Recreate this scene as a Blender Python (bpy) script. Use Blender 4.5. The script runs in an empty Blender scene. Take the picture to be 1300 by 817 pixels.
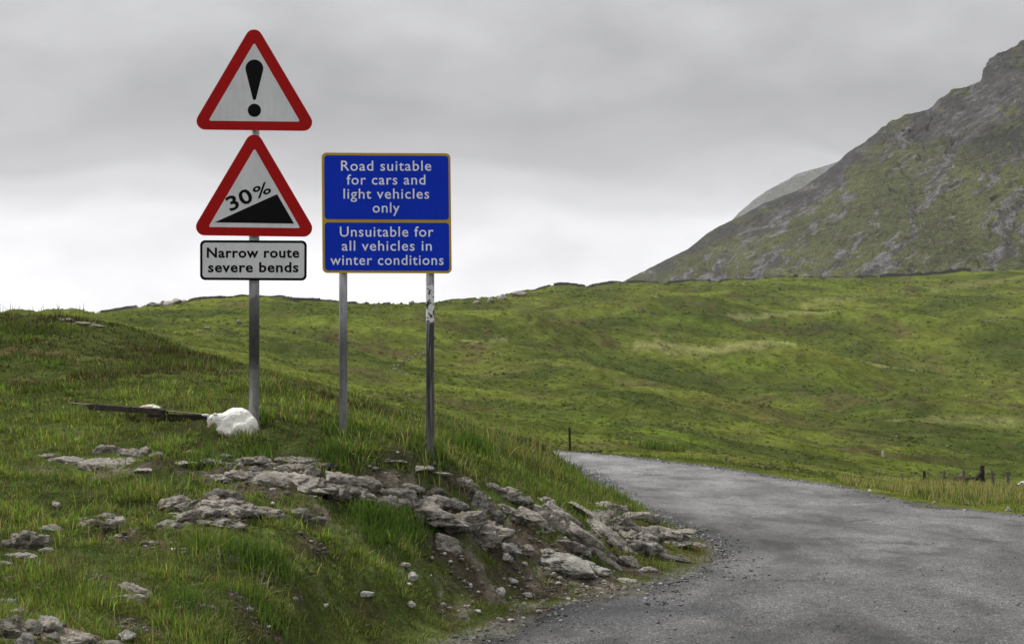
import bpy, bmesh, math, random
import numpy as np
from mathutils import Vector, Matrix
C = bpy.context.scene.collection
random.seed(7); RNG = np.random.default_rng(11)

# ------------------------------------------------------------------ camera, world, sun, exposure
FPX, PX0, HOR, EYE = 1750.0, 650.0, 480.0, 1.6
sc = bpy.context.scene
cd = bpy.data.cameras.new("camera"); cam = bpy.data.objects.new("camera", cd); C.objects.link(cam)
cam.location = (0, 0, EYE); cam.rotation_euler = (math.pi / 2, 0, 0)
cd.sensor_width = 36; cd.lens = 36 * FPX / 1300; cd.shift_y = (HOR - 408.5) / 1300
cd.clip_start = .05; cd.clip_end = 9000
sc.camera = cam

SUN_EL, SUN_AZ = 52, -58          # azimuth from +Y (view direction), negative = left of the view
W = bpy.data.worlds.new("World"); sc.world = W; W.use_nodes = True
nt = W.node_tree; N = nt.nodes; L = nt.links; N.clear()
def wn(t, **k):
    n = N.new(t)
    for a, b in k.items(): setattr(n, a, b)
    return n
out = wn('ShaderNodeOutputWorld')
sky = wn('ShaderNodeTexSky'); sky.sky_type = 'NISHITA'; sky.sun_disc = False
sky.sun_elevation = math.radians(SUN_EL); sky.sun_rotation = math.radians(SUN_AZ)
bg1 = wn('ShaderNodeBackground'); bg1.inputs[1].default_value = .08; L.new(sky.outputs[0], bg1.inputs[0])
tc = wn('ShaderNodeTexCoord'); sep = wn('ShaderNodeSeparateXYZ'); L.new(tc.outputs['Generated'], sep.inputs[0])
mp = wn('ShaderNodeMapping'); mp.inputs['Scale'].default_value = (2.0, 2.0, 4.2); mp.inputs['Location'].default_value = (.4, 1.3, .25)
L.new(tc.outputs['Generated'], mp.inputs[0])
n1 = wn('ShaderNodeTexNoise'); n1.inputs['Scale'].default_value = 1.5; n1.inputs['Detail'].default_value = 5; n1.inputs['Roughness'].default_value = .42
L.new(mp.outputs[0], n1.inputs['Vector'])
n2 = wn('ShaderNodeTexNoise'); n2.inputs['Scale'].default_value = 4.0; n2.inputs['Detail'].default_value = 6; n2.inputs['Roughness'].default_value = .52
L.new(mp.outputs[0], n2.inputs['Vector'])
def wm(op, a, b, c=None):
    n = wn('ShaderNodeMath', operation=op)
    for i, v in enumerate((a, b, c)):
        if v is None: continue
        if isinstance(v, (int, float)): n.inputs[i].default_value = v
        else: L.new(v, n.inputs[i])
    return n.outputs[0]
zz = wm('MULTIPLY_ADD', wm('SUBTRACT', n1.outputs[0], .5), .17, sep.outputs[2])
zz = wm('MULTIPLY_ADD', wm('SUBTRACT', n2.outputs[0], .5), .05, zz)
ramp = wn('ShaderNodeValToRGB'); cr = ramp.color_ramp; cr.interpolation = 'EASE'
stops = [(0.0, .72), (.07, .72), (.108, .68), (.130, .50), (.150, .36), (.18, .305), (.215, .335), (.27, .375), (.45, .56), (.8, .72)]
cr.elements[0].position = 0; cr.elements[1].position = 1
while len(cr.elements) < len(stops): cr.elements.new(.5)
for e, (p_, v) in zip(cr.elements, stops):
    e.position = p_; e.color = (v, v * 1.0, v * 1.02, 1)
L.new(zz, ramp.inputs[0])
br = wm('MULTIPLY_ADD', wm('SUBTRACT', n2.outputs[0], .5), .75, wm('MULTIPLY_ADD', wm('SUBTRACT', n1.outputs[0], .5), .55, 1.0))
vm = wn('ShaderNodeVectorMath', operation='SCALE'); L.new(ramp.outputs[0], vm.inputs[0]); L.new(br, vm.inputs['Scale'])
bg2 = wn('ShaderNodeBackground'); L.new(vm.outputs[0], bg2.inputs[0]); bg2.inputs[1].default_value = 1.22
mx = wn('ShaderNodeMixShader'); mx.inputs[0].default_value = .97
L.new(bg1.outputs[0], mx.inputs[1]); L.new(bg2.outputs[0], mx.inputs[2]); L.new(mx.outputs[0], out.inputs[0])

sl = bpy.data.lights.new("sun", 'SUN'); sl.energy = 3.4; sl.angle = math.radians(7); sl.color = (1, .965, .90)
so = bpy.data.objects.new("sun", sl); C.objects.link(so)
a, e = math.radians(SUN_AZ), math.radians(SUN_EL)
sdir = Vector((math.sin(a) * math.cos(e), math.cos(a) * math.cos(e), math.sin(e)))
so.rotation_euler = sdir.to_track_quat('Z', 'Y').to_euler(); so.location = (-20, 20, 40)
vs = sc.view_settings; vs.view_transform = 'Standard'; vs.look = 'None'; vs.exposure = .25; vs.gamma = 1; vs.use_curve_mapping = False
sc.cycles.volume_bounces = 0; sc.cycles.max_bounces = 6; sc.cycles.diffuse_bounces = 3; sc.cycles.transmission_bounces = 4
sc.cycles.transparent_max_bounces = 4

# ------------------------------------------------------------------ numpy noise
def _h(i, j, k, s):
    n = (i * 374761393 + j * 668265263 + k * 2147483647 + s * 974634777).astype(np.int64) & 0xffffffff
    n = ((n ^ (n >> 13)) * 1274126177) & 0xffffffff
    n = ((n ^ (n >> 15)) * 2246822519) & 0xffffffff
    return n ^ (n >> 16)
def fd(t): return t * t * t * (t * (t * 6 - 15) + 10)
def pn2(x, y, s=0):
    xi = np.floor(x); yi = np.floor(y); xf = x - xi; yf = y - yi
    xi = xi.astype(np.int64); yi = yi.astype(np.int64); u = fd(xf); v = fd(yf)
    def g(a, b):
        an = _h(xi + a, yi + b, np.zeros_like(xi), s) * (2 * math.pi / 4294967296.0)
        return np.cos(an) * (xf - a) + np.sin(an) * (yf - b)
    return ((g(0, 0) * (1 - u) + g(1, 0) * u) * (1 - v) + (g(0, 1) * (1 - u) + g(1, 1) * u) * v) * 1.5
def fbm2(x, y, s=0, o=4, r=.5):
    t = 0; am = 1; f = 1
    for k in range(o):
        t = t + am * pn2(x * f, y * f, s + k * 17); am *= r; f *= 2.03
    return t
def pn3(x, y, z, s=0):
    xi = np.floor(x); yi = np.floor(y); zi = np.floor(z); xf = x - xi; yf = y - yi; zf = z - zi
    xi = xi.astype(np.int64); yi = yi.astype(np.int64); zi = zi.astype(np.int64); u = fd(xf); v = fd(yf); w = fd(zf)
    def g(a, b, c): return _h(xi + a, yi + b, zi + c, s) / 2147483648.0 - 1
    l = lambda p, q, t: p + (q - p) * t
    return l(l(l(g(0,0,0), g(1,0,0), u), l(g(0,1,0), g(1,1,0), u), v), l(l(g(0,0,1), g(1,0,1), u), l(g(0,1,1), g(1,1,1), u), v), w)
def fbm3(x, y, z, s=0, o=4, r=.5):
    t = 0; am = 1; f = 1
    for k in range(o):
        t = t + am * pn3(x * f, y * f, z * f, s + k * 13); am *= r; f *= 2.03
    return t
def ss(a, b, x): t = np.clip((x - a) / (b - a), 0, 1); return t * t * (3 - 2 * t)

# ------------------------------------------------------------------ road plan
def smooth_poly(pts, n):
    p = np.array(pts, float)
    for _ in range(3):
        q = np.empty((len(p) * 2 - 2, 2)); q[0::2] = p[:-1] * .75 + p[1:] * .25; q[1::2] = p[:-1] * .25 + p[1:] * .75
        p = np.vstack([p[:1], q, p[-1:]])
    s = np.r_[0, np.cumsum(np.hypot(*np.diff(p, axis=0).T))]
    t = np.linspace(0, s[-1], n)
    return np.c_[np.interp(t, s, p[:, 0]), np.interp(t, s, p[:, 1])]
LEFT = smooth_poly([(-1.5,-25),(-1.1,-5),(-1.0,3),(-.8,5.5),(-.75,7),(-.55,8.1),(.3,9.6),(1.15,10.9),(1.8,12.2),(2.05,13.5),(1.95,15.5),(1.6,19),(1.6,23.3),(1.5,28.8),(1.1,34),(-.1,39),(-3,43),(-10,44.5),(-22,44)], 420)
RIGHT = smooth_poly([(14,-25),(13,0),(12,8),(10.5,12),(8.6,15.5),(6.7,17.6),(5.95,19.0),(5.75,22.3),(5.6,25.3),(4.9,30.6),(3.4,37.7),(1.2,44.2),(-4,48.2),(-11,50),(-22,50)], 420)
POLY = np.vstack([LEFT[::6], RIGHT[::-1][::6]])
def sd_road(x, y):
    x = np.asarray(x, float); y = np.asarray(y, float); d = np.full(x.shape, 1e9); ins = np.zeros(x.shape, bool)
    n = len(POLY)
    for i in range(n):
        ax, ay = POLY[i]; bx, by = POLY[(i + 1) % n]
        ex, ey = bx - ax, by - ay; l2 = ex * ex + ey * ey + 1e-12
        t = np.clip(((x - ax) * ex + (y - ay) * ey) / l2, 0, 1)
        d = np.minimum(d, (x - ax - t * ex) ** 2 + (y - ay - t * ey) ** 2)
        if ay != by:
            ins ^= ((ay > y) != (by > y)) & (x < (bx - ax) * (y - ay) / (by - ay) + ax)
    return np.where(ins, -np.sqrt(d), np.sqrt(d))
def zroad(x, y):
    return -.02 * np.maximum(y - 10, 0) - .02 * np.minimum(np.maximum(8 - y, 0), 0) + .022 * fbm2(x * .45, y * .3, 5, 3)

# ------------------------------------------------------------------ terrain: heights known at places of the valley
CP = [ # px, py, distance
(0,817,5.7),(150,817,5.9),(300,817,6.4),(450,817,7.2),(570,817,8.15),(0,760,6.4),(150,760,6.6),(300,750,7.1),(450,760,8.1),(560,780,8.6),
(0,700,7.4),(160,700,7.5),(320,700,7.8),(450,700,8.9),(560,730,9.3),(0,650,8.4),(160,650,8.5),(320,640,8.9),(450,650,9.6),(546,680,9.9),
(0,600,9.7),(160,600,9.7),(320,600,9.8),(450,610,10.1),(546,630,10.35),(600,650,10.5),(600,700,10.0),(650,690,10.8),(650,740,10.1),(720,700,11.0),(760,675,12.0),(820,690,12.2),(800,655,13.5),
(0,560,11.0),(160,560,11.0),(320,560,10.7),(450,575,10.55),(600,605,11.2),(640,605,12.0),(700,625,13.2),
(0,530,12.3),(160,530,12.0),(320,527,10.95),(380,537,10.9),(435,547,10.8),(546,571,10.8),(620,585,12.4),(660,600,13.0),
(320,514,12.2),(435,535,12.2),(500,549,12.0),(546,560,12.2),(500,560,10.9),(240,533,11.3),
(0,500,14.5),(160,500,14),(320,500,13.7),(435,522,14.2),(546,550,14.5),(620,565,16),(690,590,17),(735,612,18),
(0,450,20.5),(80,450,21),(160,465,19.5),(320,480,16),(400,497,15.5),(470,518,16),(560,540,18),(640,556,21),(690,574,25),
(0,401,31),(60,401,31),(110,405,30),(160,428,27.5),(230,450,25),(320,473,21),(400,491,20),(470,512,20.5),(560,536,24),(640,556,28),(685,573,34),
(0,410,42),(110,418,42),(230,455,38),(320,478,32),(470,515,33),(560,538,40),
(690,572,46),(800,580,39),(930,594,32),(1050,611,27),(1150,632,22),(1300,650,19),(1300,636,22),(1300,628,25),(1150,625,27),(1300,630,32),(1200,626,33),(1100,620,33),
(1250,621,50),(1100,617,70),(1250,585,100),(1250,550,140),(1250,505,180),(1250,462,220),(1250,430,262),(1250,400,315),(1250,370,378),(1250,343,440),(1250,362,540),
(1000,600,40),(1000,590,62),(1000,563,100),(1000,522,150),(1000,480,190),(1000,440,240),(1000,400,300),(1000,372,355),(1000,351,410),(1000,372,510),
(800,574,58),(800,552,82),(800,520,112),(800,480,150),(800,440,200),(800,400,268),(800,375,320),(800,361,360),(800,380,460),
(650,562,62),(650,520,92),(650,480,130),(650,430,200),(650,392,278),(650,374,325),(650,395,430),
(450,512,48),(450,498,75),(450,468,110),(450,430,170),(450,405,225),(450,392,258),(450,410,350),
(250,470,58),(250,455,80),(250,435,115),(250,408,180),(250,396,215),(250,415,300),
(150,440,70),(150,425,110),(150,403,170),(150,415,250),(0,425,100),(0,415,180),(0,430,260),
# outside the frame
(-500,560,6),(-500,480,9.5),(-500,440,14),(-500,390,30),(-500,400,60),(-500,410,180),(-500,440,400),(-500,800,4.5),
(0,1050,3.8),(300,1120,4.0),(-500,1200,3.0),(570,1270,3.6),
(1900,640,25),(1900,640,50),(1900,600,100),(1900,520,180),(1900,430,260),(1900,340,400),(1900,300,520),(1600,640,25),(1600,610,60),(1600,560,140),(1600,460,220),(1600,330,440),
(1300,350,2000/3.),(800,400,700),(250,440,600),(-500,470,900),(1900,330,900),(800,440,900),(1300,420,900),(250,460,900)]
def uv_of(px, d): return np.c_[(px - 650) / 260.0, np.log(d) * 3.2]
cp = np.array(CP, float); XY = uv_of(cp[:, 0], cp[:, 2]); EV = (HOR - cp[:, 1]) / FPX
def ker(r): return np.where(r > 1e-9, r * r * np.log(r + 1e-12), 0)
n_ = len(XY); K = ker(np.linalg.norm(XY[:, None] - XY[None], axis=2)) + np.eye(n_) * .02
Pm = np.c_[np.ones(n_), XY]; A = np.block([[K, Pm], [Pm.T, np.zeros((3, 3))]])
SOL = np.linalg.solve(A, np.r_[EV, 0, 0, 0])
# a lookup grid of the smooth part keeps evaluation cheap
GU = np.linspace((-520 - 650) / 260., (1920 - 650) / 260., 260); GV = np.linspace(math.log(3) * 3.2, math.log(900) * 3.2, 340)
gu, gv = np.meshgrid(GU, GV, indexing='ij'); G = np.c_[gu.ravel(), gv.ravel()]; val = np.empty(len(G))
for i in range(0, len(G), 8000):
    g = G[i:i + 8000]; val[i:i + 8000] = ker(np.linalg.norm(g[:, None] - XY[None], axis=2)) @ SOL[:n_] + SOL[n_] + g @ SOL[n_ + 1:]
GRID = val.reshape(gu.shape)
def base_h(x, y):
    d = np.maximum(y, .05); px = 650 + FPX * x / np.maximum(y, .4)
    r = np.hypot(x, y); off = np.clip((np.abs(px - 650) - 1150) / 700, 0, 1); off = np.where(y < .5, 1, off); off = off * off * (3 - 2 * off)
    pu = (np.clip(px, -515, 1915) - 650) / 260.; dd = np.clip(d, 3.0, 890); pv = np.log(dd) * 3.2
    fi = (pu - GU[0]) / (GU[1] - GU[0]); fj = (pv - GV[0]) / (GV[1] - GV[0])
    i = np.clip(fi.astype(int), 0, len(GU) - 2); j = np.clip(fj.astype(int), 0, len(GV) - 2); a = np.clip(fi - i, 0, 1); b = np.clip(fj - j, 0, 1)
    e = (GRID[i, j] * (1 - a) + GRID[i + 1, j] * a) * (1 - b) + (GRID[i, j + 1] * (1 - a) + GRID[i + 1, j + 1] * a) * b
    z = EYE + e * dd
    near = ss(3.0, 5.0, d); z = z * near + (1 - near) * np.where(x < -1, .25, 0.)
    zo = np.where(x < 0, 1.2, -.5) * ss(6, 25, r) + .02 * np.minimum(r, 900) * ss(60, 300, r)
    far = ss(600, 880, r); z = z * (1 - far) + far * np.minimum(z, 18)
    return z * (1 - off) + zo * off
KNOLLS = [(32,262,30,16,3.0),(6,272,22,14,-2.2),(60,300,26,12,-2.0),(40,196,26,13,2.0),(12,214,18,10,-1.6),(-3,188,16,12,1.6),(74,258,24,15,2.6),(78,216,26,10,-1.8),(-20,175,16,14,1.5),(-8,150,10,12,-1.2),
    (10,114,9,8,1.0),(3,130,12,8,-1.0),(24,132,14,9,1.2),(17,96,8,7,.6),(48,150,16,11,1.4),(60,180,20,9,-1.5),(-30,215,20,14,1.6),(95,320,30,16,1.6)]
def ground(x, y, detail=True):
    x = np.asarray(x, float); y = np.asarray(y, float); shp = x.shape; x = np.atleast_1d(x).ravel(); y = np.atleast_1d(y).ravel()
    z = base_h(x, y); r = np.hypot(x, y)
    if detail:
        z = z + (fbm2(x / .9, y / .9, 3, 3) * .055 + fbm2(x / .3, y / .3, 4, 2) * .028) * (1 - ss(25, 60, r))
        z = z + fbm2(x / 3.2, y / 3.2, 9, 3) * .09 * ss(14, 30, r) * (1 - ss(150, 300, r))
        z = z + fbm2(x / 16, y / 12, 21, 4) * .85 * ss(50, 120, r) + (1 - 2 * np.abs(pn2(x / 6, y / 5, 27))) * .22 * ss(40, 80, r) * (1 - ss(250, 380, r))
        for kx, ky, krx, kry, kh in KNOLLS: z = z + 1.6 * kh * np.exp(-((x - kx) / krx) ** 2 - ((y - ky) / kry) ** 2)
        rid = 1 - np.abs(pn2(x / 42 + .35 * pn2(x / 60, y / 60, 33), y / 30, 31)) * 2
        z = z + rid * 1.1 * ss(90, 170, r) * (1 - ss(330, 420, r)) - .3 * ss(90, 170, r)
    if detail:
        bq = (np.abs(x - .05) < 2.6) & (np.abs(y - 9.9) < 2.2)
        if bq.any(): z[bq] += .030 * (fbm2(x[bq] / .16, y[bq] / .14, 91, 3, .6)) + .03 * fbm2(x[bq] / .5, y[bq] / .45, 92, 2)
    m = r < 90
    if m.any():
        sd = sd_road(x[m], y[m]); zr = zroad(x[m], y[m])
        w = ss(0, np.where((x[m] < 2.4) & (y[m] < 16), .75, 1.2), sd); z[m] = np.where(sd < 0, zr - .05 * ss(0, .25, -sd) - .004, zr * (1 - w) + z[m] * w)
    return z.reshape(shp)
def gz(x, y): return float(ground(np.array([x]), np.array([y]))[0])
_DM = np.exp(np.linspace(math.log(4.2), math.log(560), 2600))
def hit(px, py, dmin=4.2, dmax=560):
    k = (px - PX0) / FPX; e = (HOR - py) / FPX
    d = _DM[(_DM >= dmin) & (_DM <= dmax)]; z = ground(k * d, d)
    below = np.nonzero(EYE + e * d <= z)[0]
    if len(below) == 0:
        i = int(np.argmax((z - EYE) / d)) if e > -.05 else len(d) - 1
    else: i = int(below[0])
    return Vector((k * d[i], d[i], z[i]))
def at(px, py, d): return Vector(((px - PX0) / FPX * d, d, EYE + (HOR - py) / FPX * d))

# ------------------------------------------------------------------ mesh helpers
def link(o, parent=None):
    C.objects.link(o)
    if parent is not None: o.parent = parent
    return o
def mesh_np(name, verts, faces, mat, parent=None, col=None, smooth=False, loc=None):
    """verts (n,3); faces (m,3) or (m,4) int array"""
    verts = np.asarray(verts, np.float32); faces = np.asarray(faces, np.int32); k = faces.shape[1]
    me = bpy.data.meshes.new(name); me.vertices.add(len(verts)); me.loops.add(faces.size); me.polygons.add(len(faces))
    me.vertices.foreach_set('co', verts.ravel()); me.loops.foreach_set('vertex_index', faces.ravel())
    me.polygons.foreach_set('loop_start', np.arange(0, faces.size, k, dtype=np.int32)); me.polygons.foreach_set('loop_total', np.full(len(faces), k, np.int32))
    if smooth: me.polygons.foreach_set('use_smooth', np.ones(len(faces), bool))
    me.update(); me.validate()
    if col is not None:
        at_ = me.color_attributes.new('Col', 'FLOAT_COLOR', 'POINT'); c4 = np.ones((len(verts), 4), np.float32); c4[:, :3] = col
        at_.data.foreach_set('color', c4.ravel())
    me.materials.append(mat); o = bpy.data.objects.new(name, me)
    if loc is not None: o.location = loc
    return link(o, parent)
def mesh_bm(name, bm, mat, parent=None, smooth=False):
    me = bpy.data.meshes.new(name); bm.normal_update(); bm.to_mesh(me); bm.free(); me.materials.append(mat)
    if smooth:
        for p in me.polygons: p.use_smooth = True
    return link(bpy.data.objects.new(name, me), parent)
def thing(name, label, cat, loc=(0, 0, 0), rotz=0, group=None):
    o = bpy.data.objects.new(name, None); o.empty_display_size = .1; o.location = loc; o.rotation_euler = (0, 0, rotz)
    return tag(link(o), label, cat, group)
def tag(o, label=None, cat=None, group=None, kind=None):
    if label: o['label'] = label
    if cat: o['category'] = cat
    if group: o['group'] = group
    if kind: o['kind'] = kind
    return o

# ------------------------------------------------------------------ materials
class M_:
    def __init__(s, name, rough=.8, spec=.3, metal=0):
        s.m = bpy.data.materials.new(name); s.m.use_nodes = True; s.t = s.m.node_tree; s.n = s.t.nodes; s.l = s.t.links
        s.b = s.n['Principled BSDF']; s.b.inputs['Roughness'].default_value = rough; s.b.inputs['Metallic'].default_value = metal
        s.b.inputs['Specular IOR Level'].default_value = spec; s.tc = s.n.new('ShaderNodeTexCoord').outputs['Object']
    def new(s, t, **k):
        n = s.n.new(t)
        for a, b in k.items(): setattr(n, a, b)
        return n
    def put(s, sock, v):
        if hasattr(v, 'is_output') or isinstance(v, bpy.types.NodeSocket): s.l.new(v, sock)
        else: sock.default_value = v
    def noise(s, sc_, det=4, ro=.55, vec=None, scale3=None, dist=0):
        v = vec if vec is not None else s.tc
        if scale3: 
            m = s.new('ShaderNodeMapping'); m.inputs['Scale'].default_value = scale3; s.l.new(v, m.inputs[0]); v = m.outputs[0]
        n = s.new('ShaderNodeTexNoise'); n.inputs['Scale'].default_value = sc_; n.inputs['Detail'].default_value = det; n.inputs['Roughness'].default_value = ro
        n.inputs['Distortion'].default_value = dist; s.l.new(v, n.inputs['Vector']); return n.outputs[0]
    def vor(s, sc_, feat='F1', out='Distance'):
        n = s.new('ShaderNodeTexVoronoi', feature=feat); n.inputs['Scale'].default_value = sc_; s.l.new(s.tc, n.inputs['Vector']); return n.outputs[out]
    def ramp(s, fac, stops):
        n = s.new('ShaderNodeValToRGB'); e = n.color_ramp.elements
        while len(e) < len(stops): e.new(.5)
        for q, (p, c) in zip(e, stops):
            q.position = p; q.color = (c, c, c, 1) if isinstance(c, (int, float)) else (*c, 1)
        s.l.new(fac, n.inputs[0]); return n.outputs[0]
    def mix(s, fac, a, b, mode='MIX'):
        n = s.new('ShaderNodeMix', data_type='RGBA', blend_type=mode); s.put(n.inputs[0], fac)
        for k, v in ((6, a), (7, b)):
            if isinstance(v, tuple): v = (*v, 1)
            s.put(n.inputs[k], v)
        return n.outputs[2]
    def math(s, op, a, b=0., c=0.):
        n = s.new('ShaderNodeMath', operation=op); s.put(n.inputs[0], a); s.put(n.inputs[1], b); s.put(n.inputs[2], c); return n.outputs[0]
    def attr(s, name='Col'):
        n = s.new('ShaderNodeAttribute'); n.attribute_name = name; return n.outputs['Color']
    def color(s, v): s.put(s.b.inputs['Base Color'], (*v, 1) if isinstance(v, tuple) else v); return s
    def bump(s, h, st=.5, dist=.01):
        n = s.new('ShaderNodeBump'); n.inputs['Strength'].default_value = st; n.inputs['Distance'].default_value = dist
        s.l.new(h, n.inputs['Height']); s.l.new(n.outputs[0], s.b.inputs['Normal']); return s

def plain(name, c, rough=.6, spec=.3, metal=0, var=.12, sc_=30, bump=0):
    m = M_(name, rough, spec, metal); n = m.noise(sc_, 4, .6)
    lo = tuple(v * (1 - var) for v in c); hi = tuple(min(1, v * (1 + var)) for v in c)
    m.color(m.ramp(n, [(.3, lo), (.7, hi)]))
    if bump: m.bump(n, bump, .004)
    return m.m

# ground
m = M_('ground_turf', 1., .0); c = m.attr()
f1 = m.noise(9, 6, .7); f2 = m.noise(.8, 6, .72); f3 = m.noise(60, 3, .6)
c = m.mix(.75, c, m.ramp(f2, [(.28, .5), (.5, 1.), (.72, 1.6)]), 'MULTIPLY')
c = m.mix(.6, c, m.ramp(f1, [(.3, .35), (.5, .95), (.7, 1.7)]), 'MULTIPLY')
c = m.mix(.4, c, m.ramp(f3, [(.3, .5), (.7, 1.5)]), 'MULTIPLY'); f4 = m.noise(.22, 6, .75)
c = m.mix(.7, c, m.ramp(f4, [(.3, .5), (.5, 1.), (.7, 1.45)]), 'MULTIPLY')
m.color(c); m.bump(m.math('ADD', m.math('MULTIPLY', f2, .6), m.math('MULTIPLY', f1, .12)), .9, .5); GROUND_M = m.m
# road
m = M_('worn_asphalt', .62, .35); c = m.attr()
v = m.vor(75); g = m.noise(140, 2, .6); g2 = m.noise(1.1, 6, .65, scale3=(1, .35, 1)); g3 = m.noise(14, 5, .75)
vc = m.new('ShaderNodeTexVoronoi'); vc.inputs['Scale'].default_value = 75; m.l.new(m.tc, vc.inputs['Vector'])
sepc = m.new('ShaderNodeSeparateColor'); m.l.new(vc.outputs['Color'], sepc.inputs[0])
c = m.mix(1., c, m.ramp(sepc.outputs[0], [(0., .5), (.45, .9), (.85, 1.15), (.97, 2.0)]), 'MULTIPLY')
c = m.mix(.8, c, m.ramp(g2, [(.33, .62), (.5, 1.), (.66, 1.3)]), 'MULTIPLY')
c = m.mix(.7, c, m.ramp(g3, [(.32, .5), (.5, 1.), (.7, 1.35)]), 'MULTIPLY')
c = m.mix(.5, c, m.ramp(v, [(.0, 1.3), (.6, .5)]), 'MULTIPLY')
wv = m.new('ShaderNodeVectorMath', operation='ADD'); wn_ = m.new('ShaderNodeTexNoise'); wn_.inputs['Scale'].default_value = 2.2; wn_.inputs['Detail'].default_value = 5; m.l.new(m.tc, wn_.inputs['Vector']); m.l.new(m.tc, wv.inputs[0]); m.l.new(wn_.outputs['Color'], wv.inputs[1])
ve = m.new('ShaderNodeTexVoronoi', feature='DISTANCE_TO_EDGE'); ve.inputs['Scale'].default_value = .75; m.l.new(wv.outputs[0], ve.inputs['Vector'])
ck = m.mix(m.ramp(m.noise(.5, 3, .6), [(.45, 0.), (.6, 1.)]), 1. if False else (1., 1., 1.), m.ramp(ve.outputs['Distance'], [(.0, .25), (.018, .55), (.035, 1.)])); c = m.mix(.8, c, ck, 'MULTIPLY')
pa = m.noise(.9, 7, .72, scale3=(1, .5, 1), dist=.5); c = m.mix(.8, c, m.ramp(pa, [(.40, .62), (.46, .95), (.56, 1.0), (.62, 1.22)]), 'MULTIPLY')
m.color(c); m.bump(m.math('SUBTRACT', m.math('MULTIPLY', g3, 1.6), v), .9, .012); ROAD_M = m.m
# rock
def rock_mat(name, lo, mid, hi, lich=.5, moss=True):
    m = M_(name, .88, .25); n = m.noise(7, 8, .72); n2 = m.noise(2.2, 5, .6); f = m.noise(38, 6, .75); st = m.noise(5, 6, .7, scale3=(1, 1, 5), dist=.6)
    c = m.ramp(n, [(.28, lo), (.5, mid), (.72, hi)])
    c = m.mix(.75, c, m.ramp(f, [(.3, .35), (.48, .9), (.7, 1.5)]), 'MULTIPLY')
    c = m.mix(.7, c, m.ramp(st, [(.36, .4), (.46, 1.), (.62, 1.15)]), 'MULTIPLY')
    c = m.mix(m.ramp(m.noise(16, 6, .7), [(.6, 0.), (.68, lich)]), c, (.50, .50, .46))
    if moss: c = m.mix(m.ramp(n2, [(.56, 0.), (.66, .7)]), c, (.095, .090, .040))
    m.color(c); m.bump(m.math('ADD', m.math('ADD', n, m.math('MULTIPLY', f, .7)), m.math('MULTIPLY', st, 1.4)), 1., .045); return m.m
ROCK = rock_mat('grey_rock', (.16, .145, .122), (.37, .335, .29), (.55, .51, .45))
ROCKD = rock_mat('dark_rock', (.08, .073, .065), (.235, .218, .195), (.40, .38, .345), .45)
ROCKP = rock_mat('pale_rock', (.25, .23, .20), (.42, .40, .36), (.60, .58, .54), .6, False)
m = M_('stone_chips', .85, .2); c = m.attr(); c = m.mix(.6, c, m.ramp(m.noise(50, 4, .7), [(.3, .5), (.7, 1.4)]), 'MULTIPLY'); m.color(c); CHIP = m.m
# grass
def blade_mat(name, tr=.38):
    m = M_(name, .6, .25); c = m.attr(); m.color(c)
    t = m.new('ShaderNodeBsdfTranslucent'); m.l.new(m.mix(1., c, (1.05, 1.25, .5), 'MULTIPLY'), t.inputs[0])
    x = m.new('ShaderNodeMixShader'); x.inputs[0].default_value = tr; o = m.n['Material Output']
    m.l.new(m.b.outputs[0], x.inputs[1]); m.l.new(t.outputs[0], x.inputs[2]); m.l.new(x.outputs[0], o.inputs[0]); return m.m
BLADE = blade_mat('grass_blade')
# mountain
m = M_('mountain_side', .95, .1); c = m.attr()
a1 = m.noise(.07, 8, .75); a2 = m.noise(.22, 5, .75); a3 = m.vor(.16)
c = m.mix(.8, c, m.ramp(a1, [(.3, .5), (.5, 1.), (.7, 1.4)]), 'MULTIPLY')
c = m.mix(.9, c, m.ramp(a2, [(.36, .25), (.46, .95), (.6, 1.2), (.7, 2.2)]), 'MULTIPLY')
a4 = m.noise(.9, 4, .7); c = m.mix(.8, c, m.ramp(a4, [(.36, .35), (.5, 1.), (.64, 1.7)]), 'MULTIPLY')
m.color(c); m.bump(m.math('ADD', m.math('MULTIPLY', a1, 14), m.math('MULTIPLY', a2, 2.5)), .9, 1.0); MOUNT = m.m
WHITE_WOOL = plain('white_wool', (.74, .72, .67), .95, .1, var=.1, sc_=60, bump=.6)
PINK = plain('pink_skin', (.62, .42, .38), .8); BLACKW = plain('black_wool', (.02, .02, .02), .95, .1)
WOOD = plain('weathered_wood', (.13, .115, .10), .9, .1, var=.4, sc_=14, bump=.5)
DWOOD = plain('dark_wood', (.028, .022, .018), .85, .15, var=.4, sc_=18, bump=.5)
WIRE = plain('rusty_wire', (.09, .06, .05), .6, .3, .5)
STEEL = plain('galvanised_steel', (.42, .43, .45), .5, .5, .6, var=.2, sc_=20)

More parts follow.
